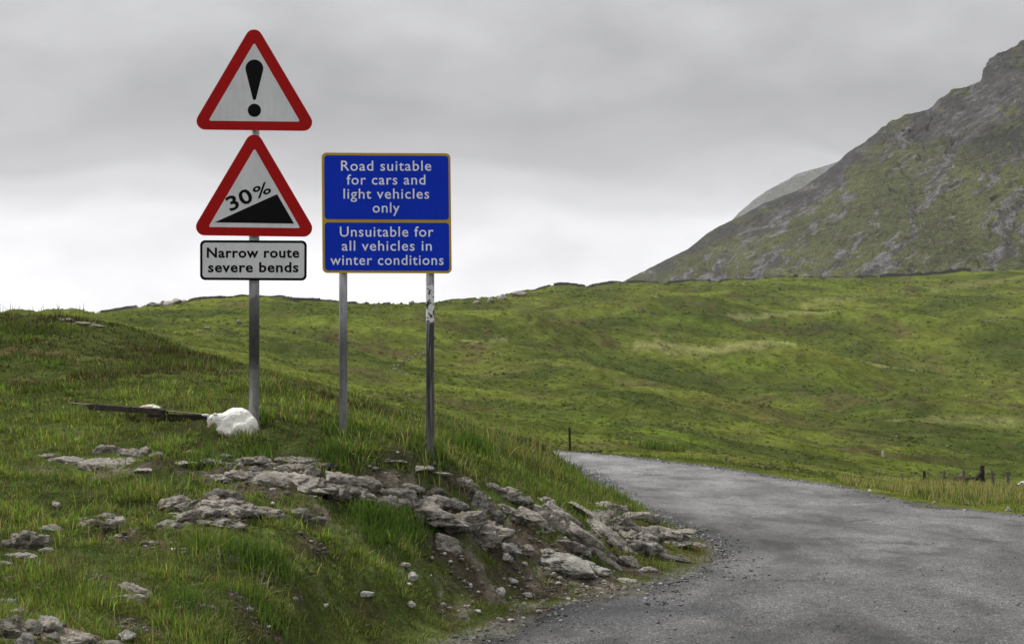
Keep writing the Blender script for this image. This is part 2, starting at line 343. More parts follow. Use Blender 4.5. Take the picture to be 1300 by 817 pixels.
# ------------------------------------------------------------------ ground colour (turf, heath and soil tones, with some shade painted in)
def L3(a, b, t): return a + (b - a) * t[:, None]
_ST = []
def streak(pts, width, dens=1.0):
    """pale dry grass lines across the hillside, kept as world-space polylines"""
    pq = np.array(pts, float); xs_ = np.linspace(pq[0, 0], pq[-1, 0], 15); dd = np.array([hit(x, np.interp(x, pq[:, 0], pq[:, 1]), 60).y for x in xs_])
    md = np.median(dd); dd = np.clip(dd, md - .05 * md, md + .05 * md); dd = np.convolve(np.pad(dd, 2, mode='edge'), np.ones(5) / 5, 'valid')
    _ST.append(([((x - 650) / FPX * d, d) for x, d in zip(xs_, dd)], width, dens))
def seg_dist(x, y, pts, sy=.35):
    d = np.full(x.shape, 1e9)
    for (ax, ay), (bx, by) in zip(pts[:-1], pts[1:]):
        ax_, ay_, bx_, by_ = ax, ay * sy, bx, by * sy; ex, ey = bx_ - ax_, by_ - ay_
        t = np.clip(((x - ax_) * ex + (y * sy - ay_) * ey) / (ex * ex + ey * ey + 1e-9), 0, 1)
        d = np.minimum(d, np.hypot(x - ax_ - t * ex, y * sy - ay_ - t * ey))
    return d
streak([(808, 441), (985, 440), (1100, 438), (1230, 450)], .85, .9)
streak([(928, 403), (1045, 396), (1200, 384)], .7, .8)
streak([(590, 433), (642, 432)], .5, .7)
streak([(1000, 393), (1060, 380), (1130, 374)], 1.6, .35); streak([(1180, 372), (1260, 356), (1300, 352)], 2.2, .35)
streak([(1130, 535), (1300, 532)], .7, .5)
BL = [] # (x, y, rx, ry, colour, strength)
def blot(px, py, wpx, hpx, colr, st, dmin=50):
    p = hit(px, py, dmin); q = hit(px, py - hpx, dmin)
    BL.append((p.x, (p.y + q.y) / 2, wpx / 2 / FPX * p.y, max(2., abs(q.y - p.y) / 2), np.array(colr), st))
BROWN = (.085, .062, .034); DARK = (.035, .045, .018); LUSH = (.135, .190, .028); OLIVE = (.085, .085, .032)  # DARK patches: darker grass, partly painted cloud shade on the hill
blot(760, 422, 210, 16, DARK, .9); blot(700, 415, 130, 12, BROWN, .8)
blot(850, 553, 130, 12, LUSH, 1.); blot(760, 545, 120, 16, LUSH, .6); blot(1010, 478, 180, 22, LUSH, .45)
blot(950, 572, 330, 12, DARK, .75, 35); blot(1100, 577, 260, 10, BROWN, .75, 35); blot(800, 572, 140, 10, BROWN, .6, 35)
blot(1050, 545, 300, 14, BROWN, .55); blot(960, 505, 260, 14, DARK, .55); blot(1090, 425, 170, 20, DARK, .55); blot(870, 495, 160, 12, DARK, .6)
blot(620, 410, 130, 14, LUSH, .35); blot(900, 420, 200, 14, LUSH, .4); blot(1130, 410, 240, 16, LUSH, .3); blot(1010, 365, 380, 10, LUSH, .35)
blot(520, 440, 160, 14, DARK, .55); blot(380, 410, 220, 8, LUSH, .35); blot(480, 418, 160, 6, LUSH, .4); blot(330, 432, 200, 10, DARK, .5)
blot(1200, 600, 260, 9, LUSH, .35, 45); blot(1240, 480, 150, 30, OLIVE, .6); blot(610, 480, 140, 30, OLIVE, .4); blot(700, 530, 140, 12, DARK, .3)
BARE = []   # soil showing near the road: centres and radii on the ground
for px, py, w, h in [(600,735,150,20),(700,705,150,22),(780,715,110,16),(560,700,60,14),(690,740,160,12),(840,700,60,14),(660,670,70,14),(760,745,80,10),
                     (150,682,40,6),(40,690,40,8),(20,735,40,12),(230,700,40,8),(500,610,80,8),(610,640,80,14),(250,640,60,7),(330,625,120,9),(870,668,60,9),(60,800,120,12),(290,702,50,8),(345,738,44,9),(250,768,60,9),(200,692,40,8),(312,762,44,8),(380,762,54,10),(120,732,40,8),(60,747,40,8),(330,792,60,8),(180,800,60,8),(400,690,40,7)]:
    p = hit(px, py, 4.2, 30); q = hit(px, py - h, 4.2, 30); BARE.append((p.x, p.y, w / 2 / FPX * p.y, min(max(.10, abs(q.y - p.y)), .45, w * .42 / FPX * p.y)))
def bare(x, y):
    b = np.zeros(x.shape); zb_ = base_h(x, y) * 2.2; wob = fbm2(x * 3 - zb_, y * 3 + zb_, 71, 4, .6) * .75
    for cx, cy, rx, ry in BARE:
        q = np.sqrt(((x - cx) / rx) ** 2 + ((y - cy) / ry) ** 2) + wob; b = np.maximum(b, 1 - ss(.7, 1.25, q))
    q = np.sqrt(((x - .05) / 1.75) ** 2 + ((y - 9.9) / 1.15) ** 2); big = 1 - ss(.75, 1.15, q + .2 * wob); n3 = fbm2(x * 2.1 - zb_ * 1.5, y * 2.6 + zb_ * 1.5, 75, 4, .65)
    b = np.maximum(b, big * ss(-.15, .2, n3) * (.35 + .6 * ss(-.7, .1, x)))
    q = np.sqrt(((x + 1.9) / 1.5) ** 2 + ((y - 9.9) / .35) ** 2); b = np.maximum(b, (1 - ss(.8, 1.2, q + .2 * wob)) * ss(-.2, .2, n3) * .9)
    return b
def gcol(x, y):
    r = np.hypot(x, y); n = x.shape[0]
    a = fbm2(x / 26, y / 18, 41, 4); b = fbm2(x / 8, y / 9, 43, 4); c_ = fbm2(x / 2.2, y / 2.2, 47, 3); q = fbm2(x / 60, y / 60, 51, 3)
    col = np.tile(np.array([.078, .096, .022]), (n, 1))
    col = L3(col, np.array([.118, .138, .028]), ss(-.1, .5, a) * .85)
    col = L3(col, np.array(OLIVE), ss(.05, .6, b) * .75)
    col = L3(col, np.array([.050, .068, .018]), ss(.05, .5, -a + .4 * b) * .75)
    col = L3(col, np.array(BROWN), ss(.3, .8, c_ * .5 + b * .7 - q * .3) * .5)
    for bx, by, rx, ry, cc, st in BL:
        k = 1 - ss(.45, 1.25, np.sqrt(((x - bx) / rx) ** 2 + ((y - by) / ry) ** 2) + b * .45 + c_ * .15); col = L3(col, cc, k * st * .75)
    for pts, w, st in _ST:
        d = seg_dist(x, y, pts); d = d * (1 + .6 * np.abs(fbm2(x / 18, y / 18, 53, 2))); k = (1 - ss(.3, 1.2, d / w + .45 * c_ + .25 * b)) * st * (r > 60); col = L3(col, np.array([.30, .29, .13]), k * .55)
    # near bank: mossy turf with litter, kept dark to paint shade between blades; the left mound is rougher and darker
    md = ss(70, 45, r) * (x < 3)
    zb_ = base_h(x, y); nm = fbm2((x - zb_) / 1.3, (y + zb_) / 1.3, 61, 4); nn = fbm2((x - zb_) / .4, (y + zb_) / .4, 63, 3)
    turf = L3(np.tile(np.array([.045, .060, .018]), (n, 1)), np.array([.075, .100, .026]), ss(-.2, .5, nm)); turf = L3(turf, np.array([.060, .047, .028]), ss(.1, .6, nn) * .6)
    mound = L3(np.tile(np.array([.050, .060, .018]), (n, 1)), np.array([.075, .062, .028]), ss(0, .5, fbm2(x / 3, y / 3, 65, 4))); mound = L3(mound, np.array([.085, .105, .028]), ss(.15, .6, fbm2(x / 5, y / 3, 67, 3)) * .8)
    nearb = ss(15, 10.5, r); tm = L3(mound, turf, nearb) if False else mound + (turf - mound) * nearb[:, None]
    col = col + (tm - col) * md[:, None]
    m = r < 60
    bb = bare(x[m], y[m]) * (r[m] < 20); sd = sd_road(x[m], y[m]); soil = L3(np.tile(np.array([.072, .058, .044]), (m.sum(), 1)), np.array([.20, .172, .14]), ss(.0, .6, fbm2(x[m] / .5, y[m] / .5, 73, 3)))
    col[m] = L3(col[m], soil, bb)
    col[m] = L3(col[m], np.array([.12, .115, .10]), (1 - ss(.0, .22, sd + .1 * nn[m])) * .9)
    return col

# ------------------------------------------------------------------ ground sheet
fine = np.radians(np.linspace(-26, 26, 620)); co1 = np.radians(np.linspace(26, 334, 64))[1:-1]
TH = np.r_[fine, co1]; R_ = np.r_[.6, 1.5, 2.5, np.exp(np.linspace(math.log(3.4), math.log(640), 520)), 760, 900, 1100, 1350]
th, rr = np.meshgrid(TH, R_, indexing='ij'); X = (np.sin(th) * rr).ravel(); Y = (np.cos(th) * rr).ravel(); Z = ground(X, Y)
nt_, nr = len(TH), len(R_); I = np.arange(nt_ * nr).reshape(nt_, nr); J = np.roll(I, -1, axis=0)
q = np.stack([I[:, :-1], I[:, 1:], J[:, 1:], J[:, :-1]], -1).reshape(-1, 4)[:, ::-1]
V = np.c_[X, Y, Z]; cen = len(V); V = np.vstack([V, [0, 0, gz(0, .0)]])
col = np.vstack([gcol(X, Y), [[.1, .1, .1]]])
fan = np.stack([I[:, 0], J[:, 0], np.full(nt_, cen), np.full(nt_, cen)], -1)
def tri(q): return np.vstack([q[:, [0, 1, 2]], q[:, [0, 2, 3]]])
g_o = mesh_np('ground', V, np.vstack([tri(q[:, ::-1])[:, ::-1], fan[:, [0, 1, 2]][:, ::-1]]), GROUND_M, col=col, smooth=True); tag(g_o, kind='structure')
ZMIN = float(Z.min()); ZMAXG = float(Z.max())

# ------------------------------------------------------------------ road sheet
ns, nl = 420, 90
def ragged(P, s):
    t = np.arange(len(P)); tg = np.gradient(P, axis=0); nrm = np.c_[-tg[:, 1], tg[:, 0]]; nrm /= np.linalg.norm(nrm, axis=1)[:, None]
    return P + nrm * (fbm2(P[:, 0] * 1.1, P[:, 1] * 1.1, s, 5, .62) * .16)[:, None]
# extra lengthwise samples where the road is close
sy = np.interp(np.linspace(0, 1, ns), [0, .15, .75, 1], [0, 150, 330, 419]); Lf = np.c_[np.interp(sy, np.arange(420), LEFT[:, 0]), np.interp(sy, np.arange(420), LEFT[:, 1])]
Rf = np.c_[np.interp(sy, np.arange(420), RIGHT[:, 0]), np.interp(sy, np.arange(420), RIGHT[:, 1])]
Lf, Rf = ragged(Lf, 201), ragged(Rf, 202); t = np.linspace(0, 1, nl)[None, :, None]
Pq = Lf[:, None] * (1 - t) + Rf[:, None] * t; X, Y = Pq[..., 0].ravel(), Pq[..., 1].ravel()
edge = np.minimum(np.tile(np.linspace(0, 1, nl), ns), np.tile(np.linspace(1, 0, nl), ns)); ew = np.repeat(np.linalg.norm(Lf - Rf, axis=1), nl) * edge
Z = zroad(X, Y) + .012 * fbm2(X * 2.2, Y * 2.2, 77, 3) - .045 * (1 - ss(0, .2, ew)) + .004
holes = [(830, 606, .42, .45, .05), (1060, 690, .5, .18, .02), (1230, 662, .4, .2, .02), (1130, 695, .5, .15, .018)]
dark = np.zeros_like(X)
for px, py, rx, ry, dp in holes:
    hp = hit(px, py, 6, 60); qq = np.hypot((X - hp.x) / rx, (Y - hp.y) / ry) + .25 * fbm2(X * 4, Y * 4, 81, 2); k = 1 - ss(.5, 1.1, qq); Z -= k * dp; dark = np.maximum(dark, k)
tr = np.tile(np.linspace(0, 1, nl), ns); big = fbm2(X / 1.6, Y / 3.5, 83, 4)
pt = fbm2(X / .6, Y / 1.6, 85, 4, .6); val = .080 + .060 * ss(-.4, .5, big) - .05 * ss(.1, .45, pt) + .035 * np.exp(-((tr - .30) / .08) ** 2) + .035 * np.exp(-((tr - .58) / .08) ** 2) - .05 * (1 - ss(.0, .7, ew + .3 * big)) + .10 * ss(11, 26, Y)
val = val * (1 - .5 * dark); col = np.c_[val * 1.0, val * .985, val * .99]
I = np.arange(ns * nl).reshape(ns, nl); q = np.stack([I[:-1, :-1], I[:-1, 1:], I[1:, 1:], I[1:, :-1]], -1).reshape(-1, 4)
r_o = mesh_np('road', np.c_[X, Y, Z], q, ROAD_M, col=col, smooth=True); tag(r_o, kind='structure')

# ------------------------------------------------------------------ mountain and the farther one
def silhouette(pts): p = np.array(pts, float); return p[:, 0], p[:, 1]
def mountain(name, sil, px0, px1, nx, nz, d_base, d_top, py_base, colf, rough, seed):
    sx, sy_ = silhouette(sil); px = np.linspace(px0, px1, nx); top = np.interp(px, sx, sy_)
    u = np.r_[np.linspace(0, 1, nz), 1.03, 1.1, 1.25]; PXg, U = np.meshgrid(px, u, indexing='ij'); TOP = np.repeat(top[:, None], len(u), 1)
    uu = np.clip(U, 0, 1); D = d_base + (d_top - d_base) * uu ** 1.1 + np.maximum(U - 1, 0) * 900
    e = (HOR - (py_base + (TOP - py_base) * uu)) / FPX; X = (PXg - PX0) / FPX * D; Zm = EYE + e * D - np.maximum(U - 1, 0) * 500
    hgt = np.maximum(Zm, 0)
    dn = fbm2(X / 60 + Zm / 150, Zm / 90 - X / 300, seed, 5, .55); cr_ = 1 - np.abs(fbm2(X / 34, Zm / 22, seed + 3, 5, .6))
    topk = ss(.80, .95, U + .05 * dn) * ss(0, 60, hgt); amp = ss(0, .06, U) * rough * (1 - (.75 - .55 * (ss(1180, 1200, PXg) + ss(1100, 1120, PXg) * (1 - ss(1135, 1150, PXg)))) * ss(.86, .99, U))
    D2 = D + (dn * 13 + cr_ * 8 * topk + fbm2(X / 12, Zm / 9, seed + 9, 3, .6) * 3.0) * amp; s = D2 / D
    # relief pushes rock outward along the slope, not along one line of sight
    Yv = D2; Xv = X - (dn * 8) * amp; Zv = Zm + fbm2(X / 9, Zm / 9, seed + 21, 4, .65) * 1.7 * amp
    V = np.c_[Xv.ravel(), Yv.ravel(), Zv.ravel()]; I = np.arange(V.shape[0]).reshape(X.shape)
    q = np.stack([I[:-1, :-1], I[1:, :-1], I[1:, 1:], I[:-1, 1:]], -1).reshape(-1, 4)
    col = colf(PXg.ravel(), U.ravel(), X.ravel(), Zm.ravel(), dn.ravel(), topk.ravel())
    o = mesh_np(name, V, q, MOUNT, col=col, smooth=True); return tag(o, kind='structure'), V.reshape(*X.shape, 3)
def mcol(px, u, x, z, dn, topk):
    # scree runs down the fall line, to the lower left
    s = (x * .62 - z * .78) ; t_ = (x * .78 + z * .62)
    wq = fbm2(x / 50, z / 50, 311, 3) * 12; sc1 = fbm2((s + wq * .5) / 12, t_ / 110, 301, 5, .68); sc2 = fbm2((s + wq * .15) / 3.0, t_ / 14, 303, 5, .75); pt = fbm2(x / 70, z / 40, 305, 4)
    n = len(x); g = L3(np.tile(np.array([.090, .104, .038]), (n, 1)), np.array([.122, .134, .046]), ss(-.3, .5, pt)); g = L3(g, np.array([.085, .075, .048]), ss(0, .6, sc2) * .6)
    rock = L3(np.tile(np.array([.065, .060, .064]), (n, 1)), np.array([.215, .205, .215]), ss(-.3, .6, sc2))
    k = ss(-.12, .28, sc1 + .35 * sc2 + .25 * pt + (u - .5) * .6 - .17); c = L3(g, rock, k * .85)
    c = L3(c, np.array([.055, .055, .056]), topk * ss(-.2, .6, fbm2(x / 20, z / 30, 309, 4) + .35) * .9)
    rg = ss(1190, 1300, px) * np.exp(-((z - 165) / 26) ** 2) + ss(1250, 1310, px) * np.exp(-((z - 215) / 14) ** 2); c = L3(c, np.array([.03, .03, .03]), np.clip(rg * ss(-.2, .4, sc2 + dn), 0, 1) * .9)
    return c
SIL = [(700,400),(760,371),(780,361),(834,336),(876,315),(895,300),(917,286),(938,276),(967,259),(1009,243),(1050,217),(1071,199),(1083,188),(1096,180),(1112,166),(1129,153),(1146,146),(1179,139),(1190,134),(1197,122),(1206,114),(1230,107),(1244,95),(1258,80),(1275,66),(1300,52),(1360,20),(1450,-10),(1650,-60),(1950,-80)]
mt, MV = mountain('mountain', SIL, 700, 1950, 900, 250, 640, 1050, 430, mcol, 1., 90)
def fcol(px, u, x, z, dn, topk):
    n = len(x); k = ss(-.3, .5, dn); return L3(np.tile(np.array([.12, .13, .10]), (n, 1)), np.array([.17, .17, .17]), k)  # paler base colour paints in distance haze
SIL2 = [(800,370),(838,345),(850,332),(866,320),(880,312),(920,288),(938,270),(959,252),(980,238),(1000,228),(1013,220),(1046,211),(1067,204),(1100,196),(1160,185),(1250,180),(1400,150),(1600,140)]
mountain('distant_mountain', SIL2, 800, 1600, 220, 60, 2050, 2550, 440, fcol, .9, 140)
ZTOP = float(MV[..., 2].max())

# ------------------------------------------------------------------ air
HZ = ((-1380, 2100), (-1380, 2650), (ZMIN - 1.5, ZTOP + 60))
bm = bmesh.new(); bmesh.ops.create_cube(bm, size=1)
for v in bm.verts: v.co = [HZ[i][0] if v.co[i] < 0 else HZ[i][1] for i in range(3)]
hm = bpy.data.materials.new('air'); hm.use_nodes = True; hm.node_tree.nodes.clear()
pv = hm.node_tree.nodes.new('ShaderNodeVolumePrincipled'); mo = hm.node_tree.nodes.new('ShaderNodeOutputMaterial'); hm.node_tree.links.new(pv.outputs[0], mo.inputs['Volume'])
pv.inputs['Color'].default_value = (.80, .80, .82, 1); pv.inputs['Density'].default_value = .00010; pv.inputs['Anisotropy'].default_value = .2
hz = mesh_bm('haze', bm, hm); tag(hz, kind='stuff')

# ------------------------------------------------------------------ sign plates
def smat(name, c, rough=.45, dirt=.12):
    m = M_(name, rough, .08); n = m.noise(3.5, 6, .65); n2 = m.noise(60, 4, .6, scale3=(1, 1, .12))
    k = m.mix(.8, c, m.ramp(n, [(.3, 1 - dirt * 1.4), (.7, 1 + dirt * .3)]), 'MULTIPLY'); k = m.mix(.35, k, m.ramp(n2, [(.35, .85), (.6, 1.05)]), 'MULTIPLY')
    m.color(k); m.bump(m.noise(220, 2, .5), .05, .002); return m.m
RED = smat('sign_red', (.42, .008, .008)); WHT = smat('sign_white', (.70, .70, .73)); BLK = smat('sign_black', (.004, .004, .005), .5, .05)
BLU = smat('sign_blue', (.004, .036, .56)); YEL = smat('sign_yellow', (.52, .34, .03)); LTR = smat('sign_lettering_white', (.90, .91, .94)); ALU = plain('aluminium_back', (.35, .35, .36), .55, .4, .5)
def post_mat(name, z0, bands, streaks=0):
    """weathered steel, the bands are (height, brightness) of the old coating"""
    m = M_(name, .55, .4, .25); s = m.new('ShaderNodeSeparateXYZ'); m.l.new(m.tc, s.inputs[0])
    h = m.math('MULTIPLY', m.math('ADD', s.outputs[2], m.math('MULTIPLY', m.math('SUBTRACT', m.noise(7, 5, .6), .5), .22)), .25)
    c = m.ramp(h, [(z * .25, tuple(v * k for k in (1, 1.0, 1.05))) for z, v in bands])
    c = m.mix(.8, c, m.ramp(m.noise(30, 6, .7, scale3=(1, 1, .25)), [(.3, .55), (.5, 1.), (.7, 1.4)]), 'MULTIPLY')
    if streaks:
        st = m.noise(34, 3, .6, scale3=(2.2, 2.2, .05)); c = m.mix(m.ramp(st, [(.52, 0.), (.60, .75)]), c, (.35, .35, .36))
    m.color(c); m.bump(m.noise(60, 5, .7), .3, .003); return m.m
def rounded(pts, r, n=8):
    out = []; k = len(pts)
    for i in range(k):
        p0, p, p1 = (Vector(pts[j % k]) for j in (i - 1, i, i + 1)); a = (p0 - p).normalized(); b = (p1 - p).normalized()
        half = math.acos(max(-1, min(1, a.dot(b)))) / 2; t = r / math.tan(half); c = p + (a + b).normalized() * (r / math.sin(half))
        s = p + a * t - c; e = p + b * t - c; a0 = math.atan2(s.y, s.x); a1 = math.atan2(e.y, e.x); da = (a1 - a0 + math.pi) % (2 * math.pi) - math.pi
        out += [(c.x + r * math.cos(a0 + da * q / n), c.y + r * math.sin(a0 + da * q / n)) for q in range(n + 1)]
    return out
def plate(name, pts, d, y0, thick, mat, root, parent=None):
    """pts in photo units on the plane of the sign at distance d; front face at y = d - y0"""
    bm = bmesh.new(); org = root.location; vs_ = []
    area = sum(pts[i][0] * pts[(i + 1) % len(pts)][1] - pts[(i + 1) % len(pts)][0] * pts[i][1] for i in range(len(pts)))
    if area < 0: pts = pts[::-1]
    for (x, y) in pts:
        p = at(x, y, d); vs_.append(bm.verts.new((p.x - org.x, d - y0 - org.y, p.z - org.z)))
    f = bm.faces.new(vs_); r = bmesh.ops.extrude_face_region(bm, geom=[f])
    for v in r['geom']:
        if isinstance(v, bmesh.types.BMVert): v.co.y += thick
    bmesh.ops.recalc_face_normals(bm, faces=bm.faces)
    return mesh_bm(name, bm, mat, parent or root)
def text(name, body, x0, x1, base, cap, d, y0, mat, root, parent, ang=0, space=1.0, off=.012, sx=None):
    cu = bpy.data.curves.new('tmp', 'FONT'); cu.body = body; cu.size = 1; cu.offset = off; cu.space_character = space; cu.extrude = .01; cu.resolution_u = 3
    o = bpy.data.objects.new('tmp', cu); C.objects.link(o); dg = bpy.context.evaluated_depsgraph_get(); dg.update()
    me = bpy.data.meshes.new_from_object(o.evaluated_get(dg)); bpy.data.objects.remove(o); bpy.data.curves.remove(cu)
    co = np.empty(len(me.vertices) * 3); me.vertices.foreach_get('co', co); co = co.reshape(-1, 3); mn, mx_ = co.min(0), co.max(0)
    CAP = .729
    k = FPX / d; fx = (x1 - x0) / (mx_[0] - mn[0]); fy = cap / CAP; X = (co[:, 0] - mn[0]) * fx; Yy = co[:, 1] * fy
    ca, sa = math.cos(ang), math.sin(ang); PXs = x0 + X * ca - Yy * sa; PYs = base - X * sa - Yy * ca; org = root.location
    co[:, 0] = (PXs - PX0) / FPX * d - org.x; zz_ = EYE + (HOR - PYs) / FPX * d - org.z; dep = (co[:, 2] > 0); co[:, 2] = zz_
    co[:, 1] = np.where(dep, d - y0, d - y0 + .003) - org.y
    me.vertices.foreach_set('co', co.ravel()); me.materials.clear(); me.materials.append(mat); me.name = name; me.update()
    nw = body.count(' '); iv = sorted((min(X[v] for v in p_.vertices), max(X[v] for v in p_.vertices)) for p_ in me.polygons); mg = []
    for a, b in iv:
        if mg and a <= mg[-1][1] + 1e-6: mg[-1][1] = max(mg[-1][1], b)
        else: mg.append([a, b])
    gaps = np.array([mg[i + 1][0] - mg[i][1] for i in range(len(mg) - 1)]); gi = np.sort(np.argsort(gaps)[::-1][:nw]); cuts = [-1e9] + [(mg[g][1] + mg[g + 1][0]) / 2 for g in gi] + [1e9]
    for a, b in zip(cuts[:-1], cuts[1:]):      # one object for each word
        bm = bmesh.new(); bm.from_mesh(me); bm.verts.ensure_lookup_table()
        bmesh.ops.delete(bm, geom=[v for v, x_ in zip(bm.verts, X) if not (a < x_ <= b)], context='VERTS'); mesh_bm(name, bm, mat, parent)
def tube(bm, p, q, r0, r1=None, n=10, cap=True):
    r1 = r0 if r1 is None else r1; p, q = Vector(p), Vector(q); d = (q - p).normalized(); a = d.orthogonal().normalized(); b = d.cross(a)
    A = [bm.verts.new(p + (a * math.cos(t) + b * math.sin(t)) * r0) for t in (2 * math.pi * i / n for i in range(n))]
    B = [bm.verts.new(q + (a * math.cos(t) + b * math.sin(t)) * r1) for t in (2 * math.pi * i / n for i in range(n))]
    for i in range(n): bm.faces.new((A[i], A[(i + 1) % n], B[(i + 1) % n], B[i]))
    if cap: bm.faces.new(A[::-1]); bm.faces.new(B)
def box(bm, c, s, rot=None):
    r = bmesh.ops.create_cube(bm, size=1)
    for v in r['verts']:
        v.co = Vector((v.co.x * s[0], v.co.y * s[1], v.co.z * s[2]))
        if rot: v.co.rotate(rot)
        v.co += Vector(c)
def post(root, px0, px1, py_top, d, mat, dz=-.35):
    bm = bmesh.new(); cx = (px0 + px1) / 2; r = (px1 - px0) / 2 / FPX * d; t_ = at(cx, py_top, d + r + .012); x = at(cx, 0, d).x - root.location.x
    y = r + .014 + d - root.location.y; tube(bm, (x, y, dz), (x, y, t_.z - root.location.z), r, n=28); o = mesh_bm('post', bm, mat, root)
    for p in o.data.polygons: p.use_smooth = len(p.vertices) == 4
    return x, y, r
def clamp(root, x, y, r, py, d):
    bm = bmesh.new(); z = at(0, py, d).z - root.location.z
    box(bm, (x, y - r - .004, z), (.22, .012, .04)); box(bm, (x - r - .012, y, z), (.01, 2 * r, .035)); box(bm, (x + r + .012, y, z), (.01, 2 * r, .035)); box(bm, (x, y + r + .01, z), (2 * r + .05, .008, .035))
    mesh_bm('clamp', bm, ALU, root)

DS = 10.8
def base_of(px, d): x = (px - PX0) / FPX * d; return (x, d, gz(x, d))
t1 = thing('warning_sign', 'tall grey post with two red triangles above a white Narrow route severe bends plate', 'road sign', base_of(321, DS))
PM1 = post_mat('post_coating', 0, [(0, .20), (.35, .30), (.55, .12), (.9, .055), (1.0, .20), (3.9, .22)])
zb = lambda py: EYE + (HOR - py) / FPX * (DS + .05) - t1.location.z
PM1 = post_mat('post_coating', 0, [(0, .32), (zb(500), .36), (zb(468), .24), (zb(455), .08), (zb(420), .08), (zb(392), .15), (zb(379), .17), (zb(377), .34), (3.9, .34)])
x, y, r = post(t1, 314.4, 327.6, 60, DS, PM1)
for py in (90, 150, 235, 290, 318, 344): clamp(t1, x, y, r, py, DS)
def tri_plate(apx, apy, lx, rx_, by, inner, tilt):
    w = rounded([(apx, apy), (rx_, by + tilt), (lx, by)], 11)
    p = plate('triangular_plate', w, DS, .006, .004, RED, t1)
    plate('plate_back', rounded([(apx, apy + 1), (rx_ - 1.2, by + tilt - .6), (lx + 1.2, by - .6)], 11), DS, .0, .003, ALU, t1, p)
    plate('white_field', rounded(inner, 1.5, 4), DS, .0075, .0014, WHT, t1, p); return p
p = tri_plate(322.6, 27.2, 241.6, 404.8, 164.6, [(323.0, 54.6), (381.2, 154.8), (265.0, 153.6)], 2.0)
drop = [(323.2 + 11.3 * math.cos(t), 87.4 + 11.3 * math.sin(t)) for t in [math.radians(a) for a in range(165, 376, 10)]] + [(325.2, 126.0), (324.2, 127.2), (322.2, 127.2), (321.2, 126.0)]
plate('exclamation_stroke', drop, DS, .0085, .001, BLK, t1, p)
plate('exclamation_dot', [(323.2 + 8.4 * math.cos(t), 140.4 + 8.4 * math.sin(t)) for t in [2 * math.pi * i / 28 for i in range(28)]], DS, .0085, .001, BLK, t1, p)
p = tri_plate(322.8, 160.5, 240.8, 404.8, 298.6, [(323.4, 188.6), (381.4, 289.6), (264.8, 288.2)], 2.2)
plate('slope_wedge', [(272.6, 282.4), (373.6, 284.0), (352.0, 246.6)], DS, .0085, .001, BLK, t1, p)
text('lettering', '30', 293.0, 326.0, 268.4, 18.8, DS, .0085, BLK, t1, p, math.radians(25), 1.05, .022)
text('lettering', '%', 326.0, 347.5, 252.8, 15.5, DS, .0085, BLK, t1, p, math.radians(25), 1, .014)
p = plate('number_plate', rounded([(254.2, 304.8), (389.6, 305.4), (389.4, 356.2), (254.2, 355.4)], 6.5), DS, .006, .004, BLK, t1); p.name = 'text_plate'
plate('white_field', rounded([(257.4, 308.0), (386.6, 308.6), (386.4, 353.0), (257.4, 352.2)], 4), DS, .0075, .0014, WHT, t1, p)
text('lettering', 'Narrow route', 262.8, 380.2, 326.8, 12.9, DS, .0085, BLK, t1, p, 0, 1.08, .026)
text('lettering', 'severe bends', 264.4, 379.2, 345.2, 12.9, DS, .0085, BLK, t1, p, 0, 1.08, .026)

t2 = thing('advisory_sign', 'blue rectangular sign with yellow border and white words on two grey posts', 'road sign', base_of(491, DS))
zb = lambda py: EYE + (HOR - py) / FPX * (DS + .05) - t2.location.z
PM2 = post_mat('post_coating_left', 0, [(0, .30), (zb(520), .32), (zb(480), .20), (zb(440), .12), (zb(400), .22), (zb(350), .32), (3.9, .32)])
PM3 = post_mat('post_coating_right', 0, [(0, .20), (zb(560), .20), (zb(535), .10), (zb(480), .05), (zb(409), .035), (zb(407), .20), (zb(350), .22), (3.9, .22)], 1)
xl = post(t2, 429.4, 440.0, 205, DS, PM2, -.5); xr = post(t2, 540.4, 550.9, 205, DS, PM3, -.7)
for py in (215, 270, 325): clamp(t2, *xl, py, DS); clamp(t2, *xr, py, DS)
p = plate('sign_panel', rounded([(408.4, 193.9), (571.8, 194.8), (573.6, 347.0), (409.6, 346.4)], 6), DS, .006, .004, YEL, t2)
plate('panel_back', rounded([(409, 194.5), (571.3, 195.4), (573.1, 346.4), (410.2, 345.8)], 6), DS, 0, .003, ALU, t2, p)
plate('blue_field', rounded([(411.7, 197.3), (569.2, 198.0), (570.0, 279.0), (412.2, 278.2)], 4), DS, .0075, .0014, BLU, t2, p)
plate('blue_field', rounded([(412.3, 282.4), (570.1, 283.0), (570.6, 343.8), (412.8, 343.2)], 4), DS, .0075, .0014, BLU, t2, p)
for s_, x0, x1, b in [('Road suitable', 433.1, 547.6, 216.8), ('for cars and', 440.2, 540.1, 234.4), ('light vehicles', 436.2, 545, 252.2), ('only', 473.2, 507.4, 269.8),
                      ('Unsuitable for', 431.6, 550.4, 300.3), ('all vehicles in', 434.1, 548.2, 318.1), ('winter conditions', 419.6, 563.2, 336.2)]:
    text('lettering', s_, x0, x1, b, 13.4, DS, .0085, LTR, t2, p, 0, 1.1, .005)
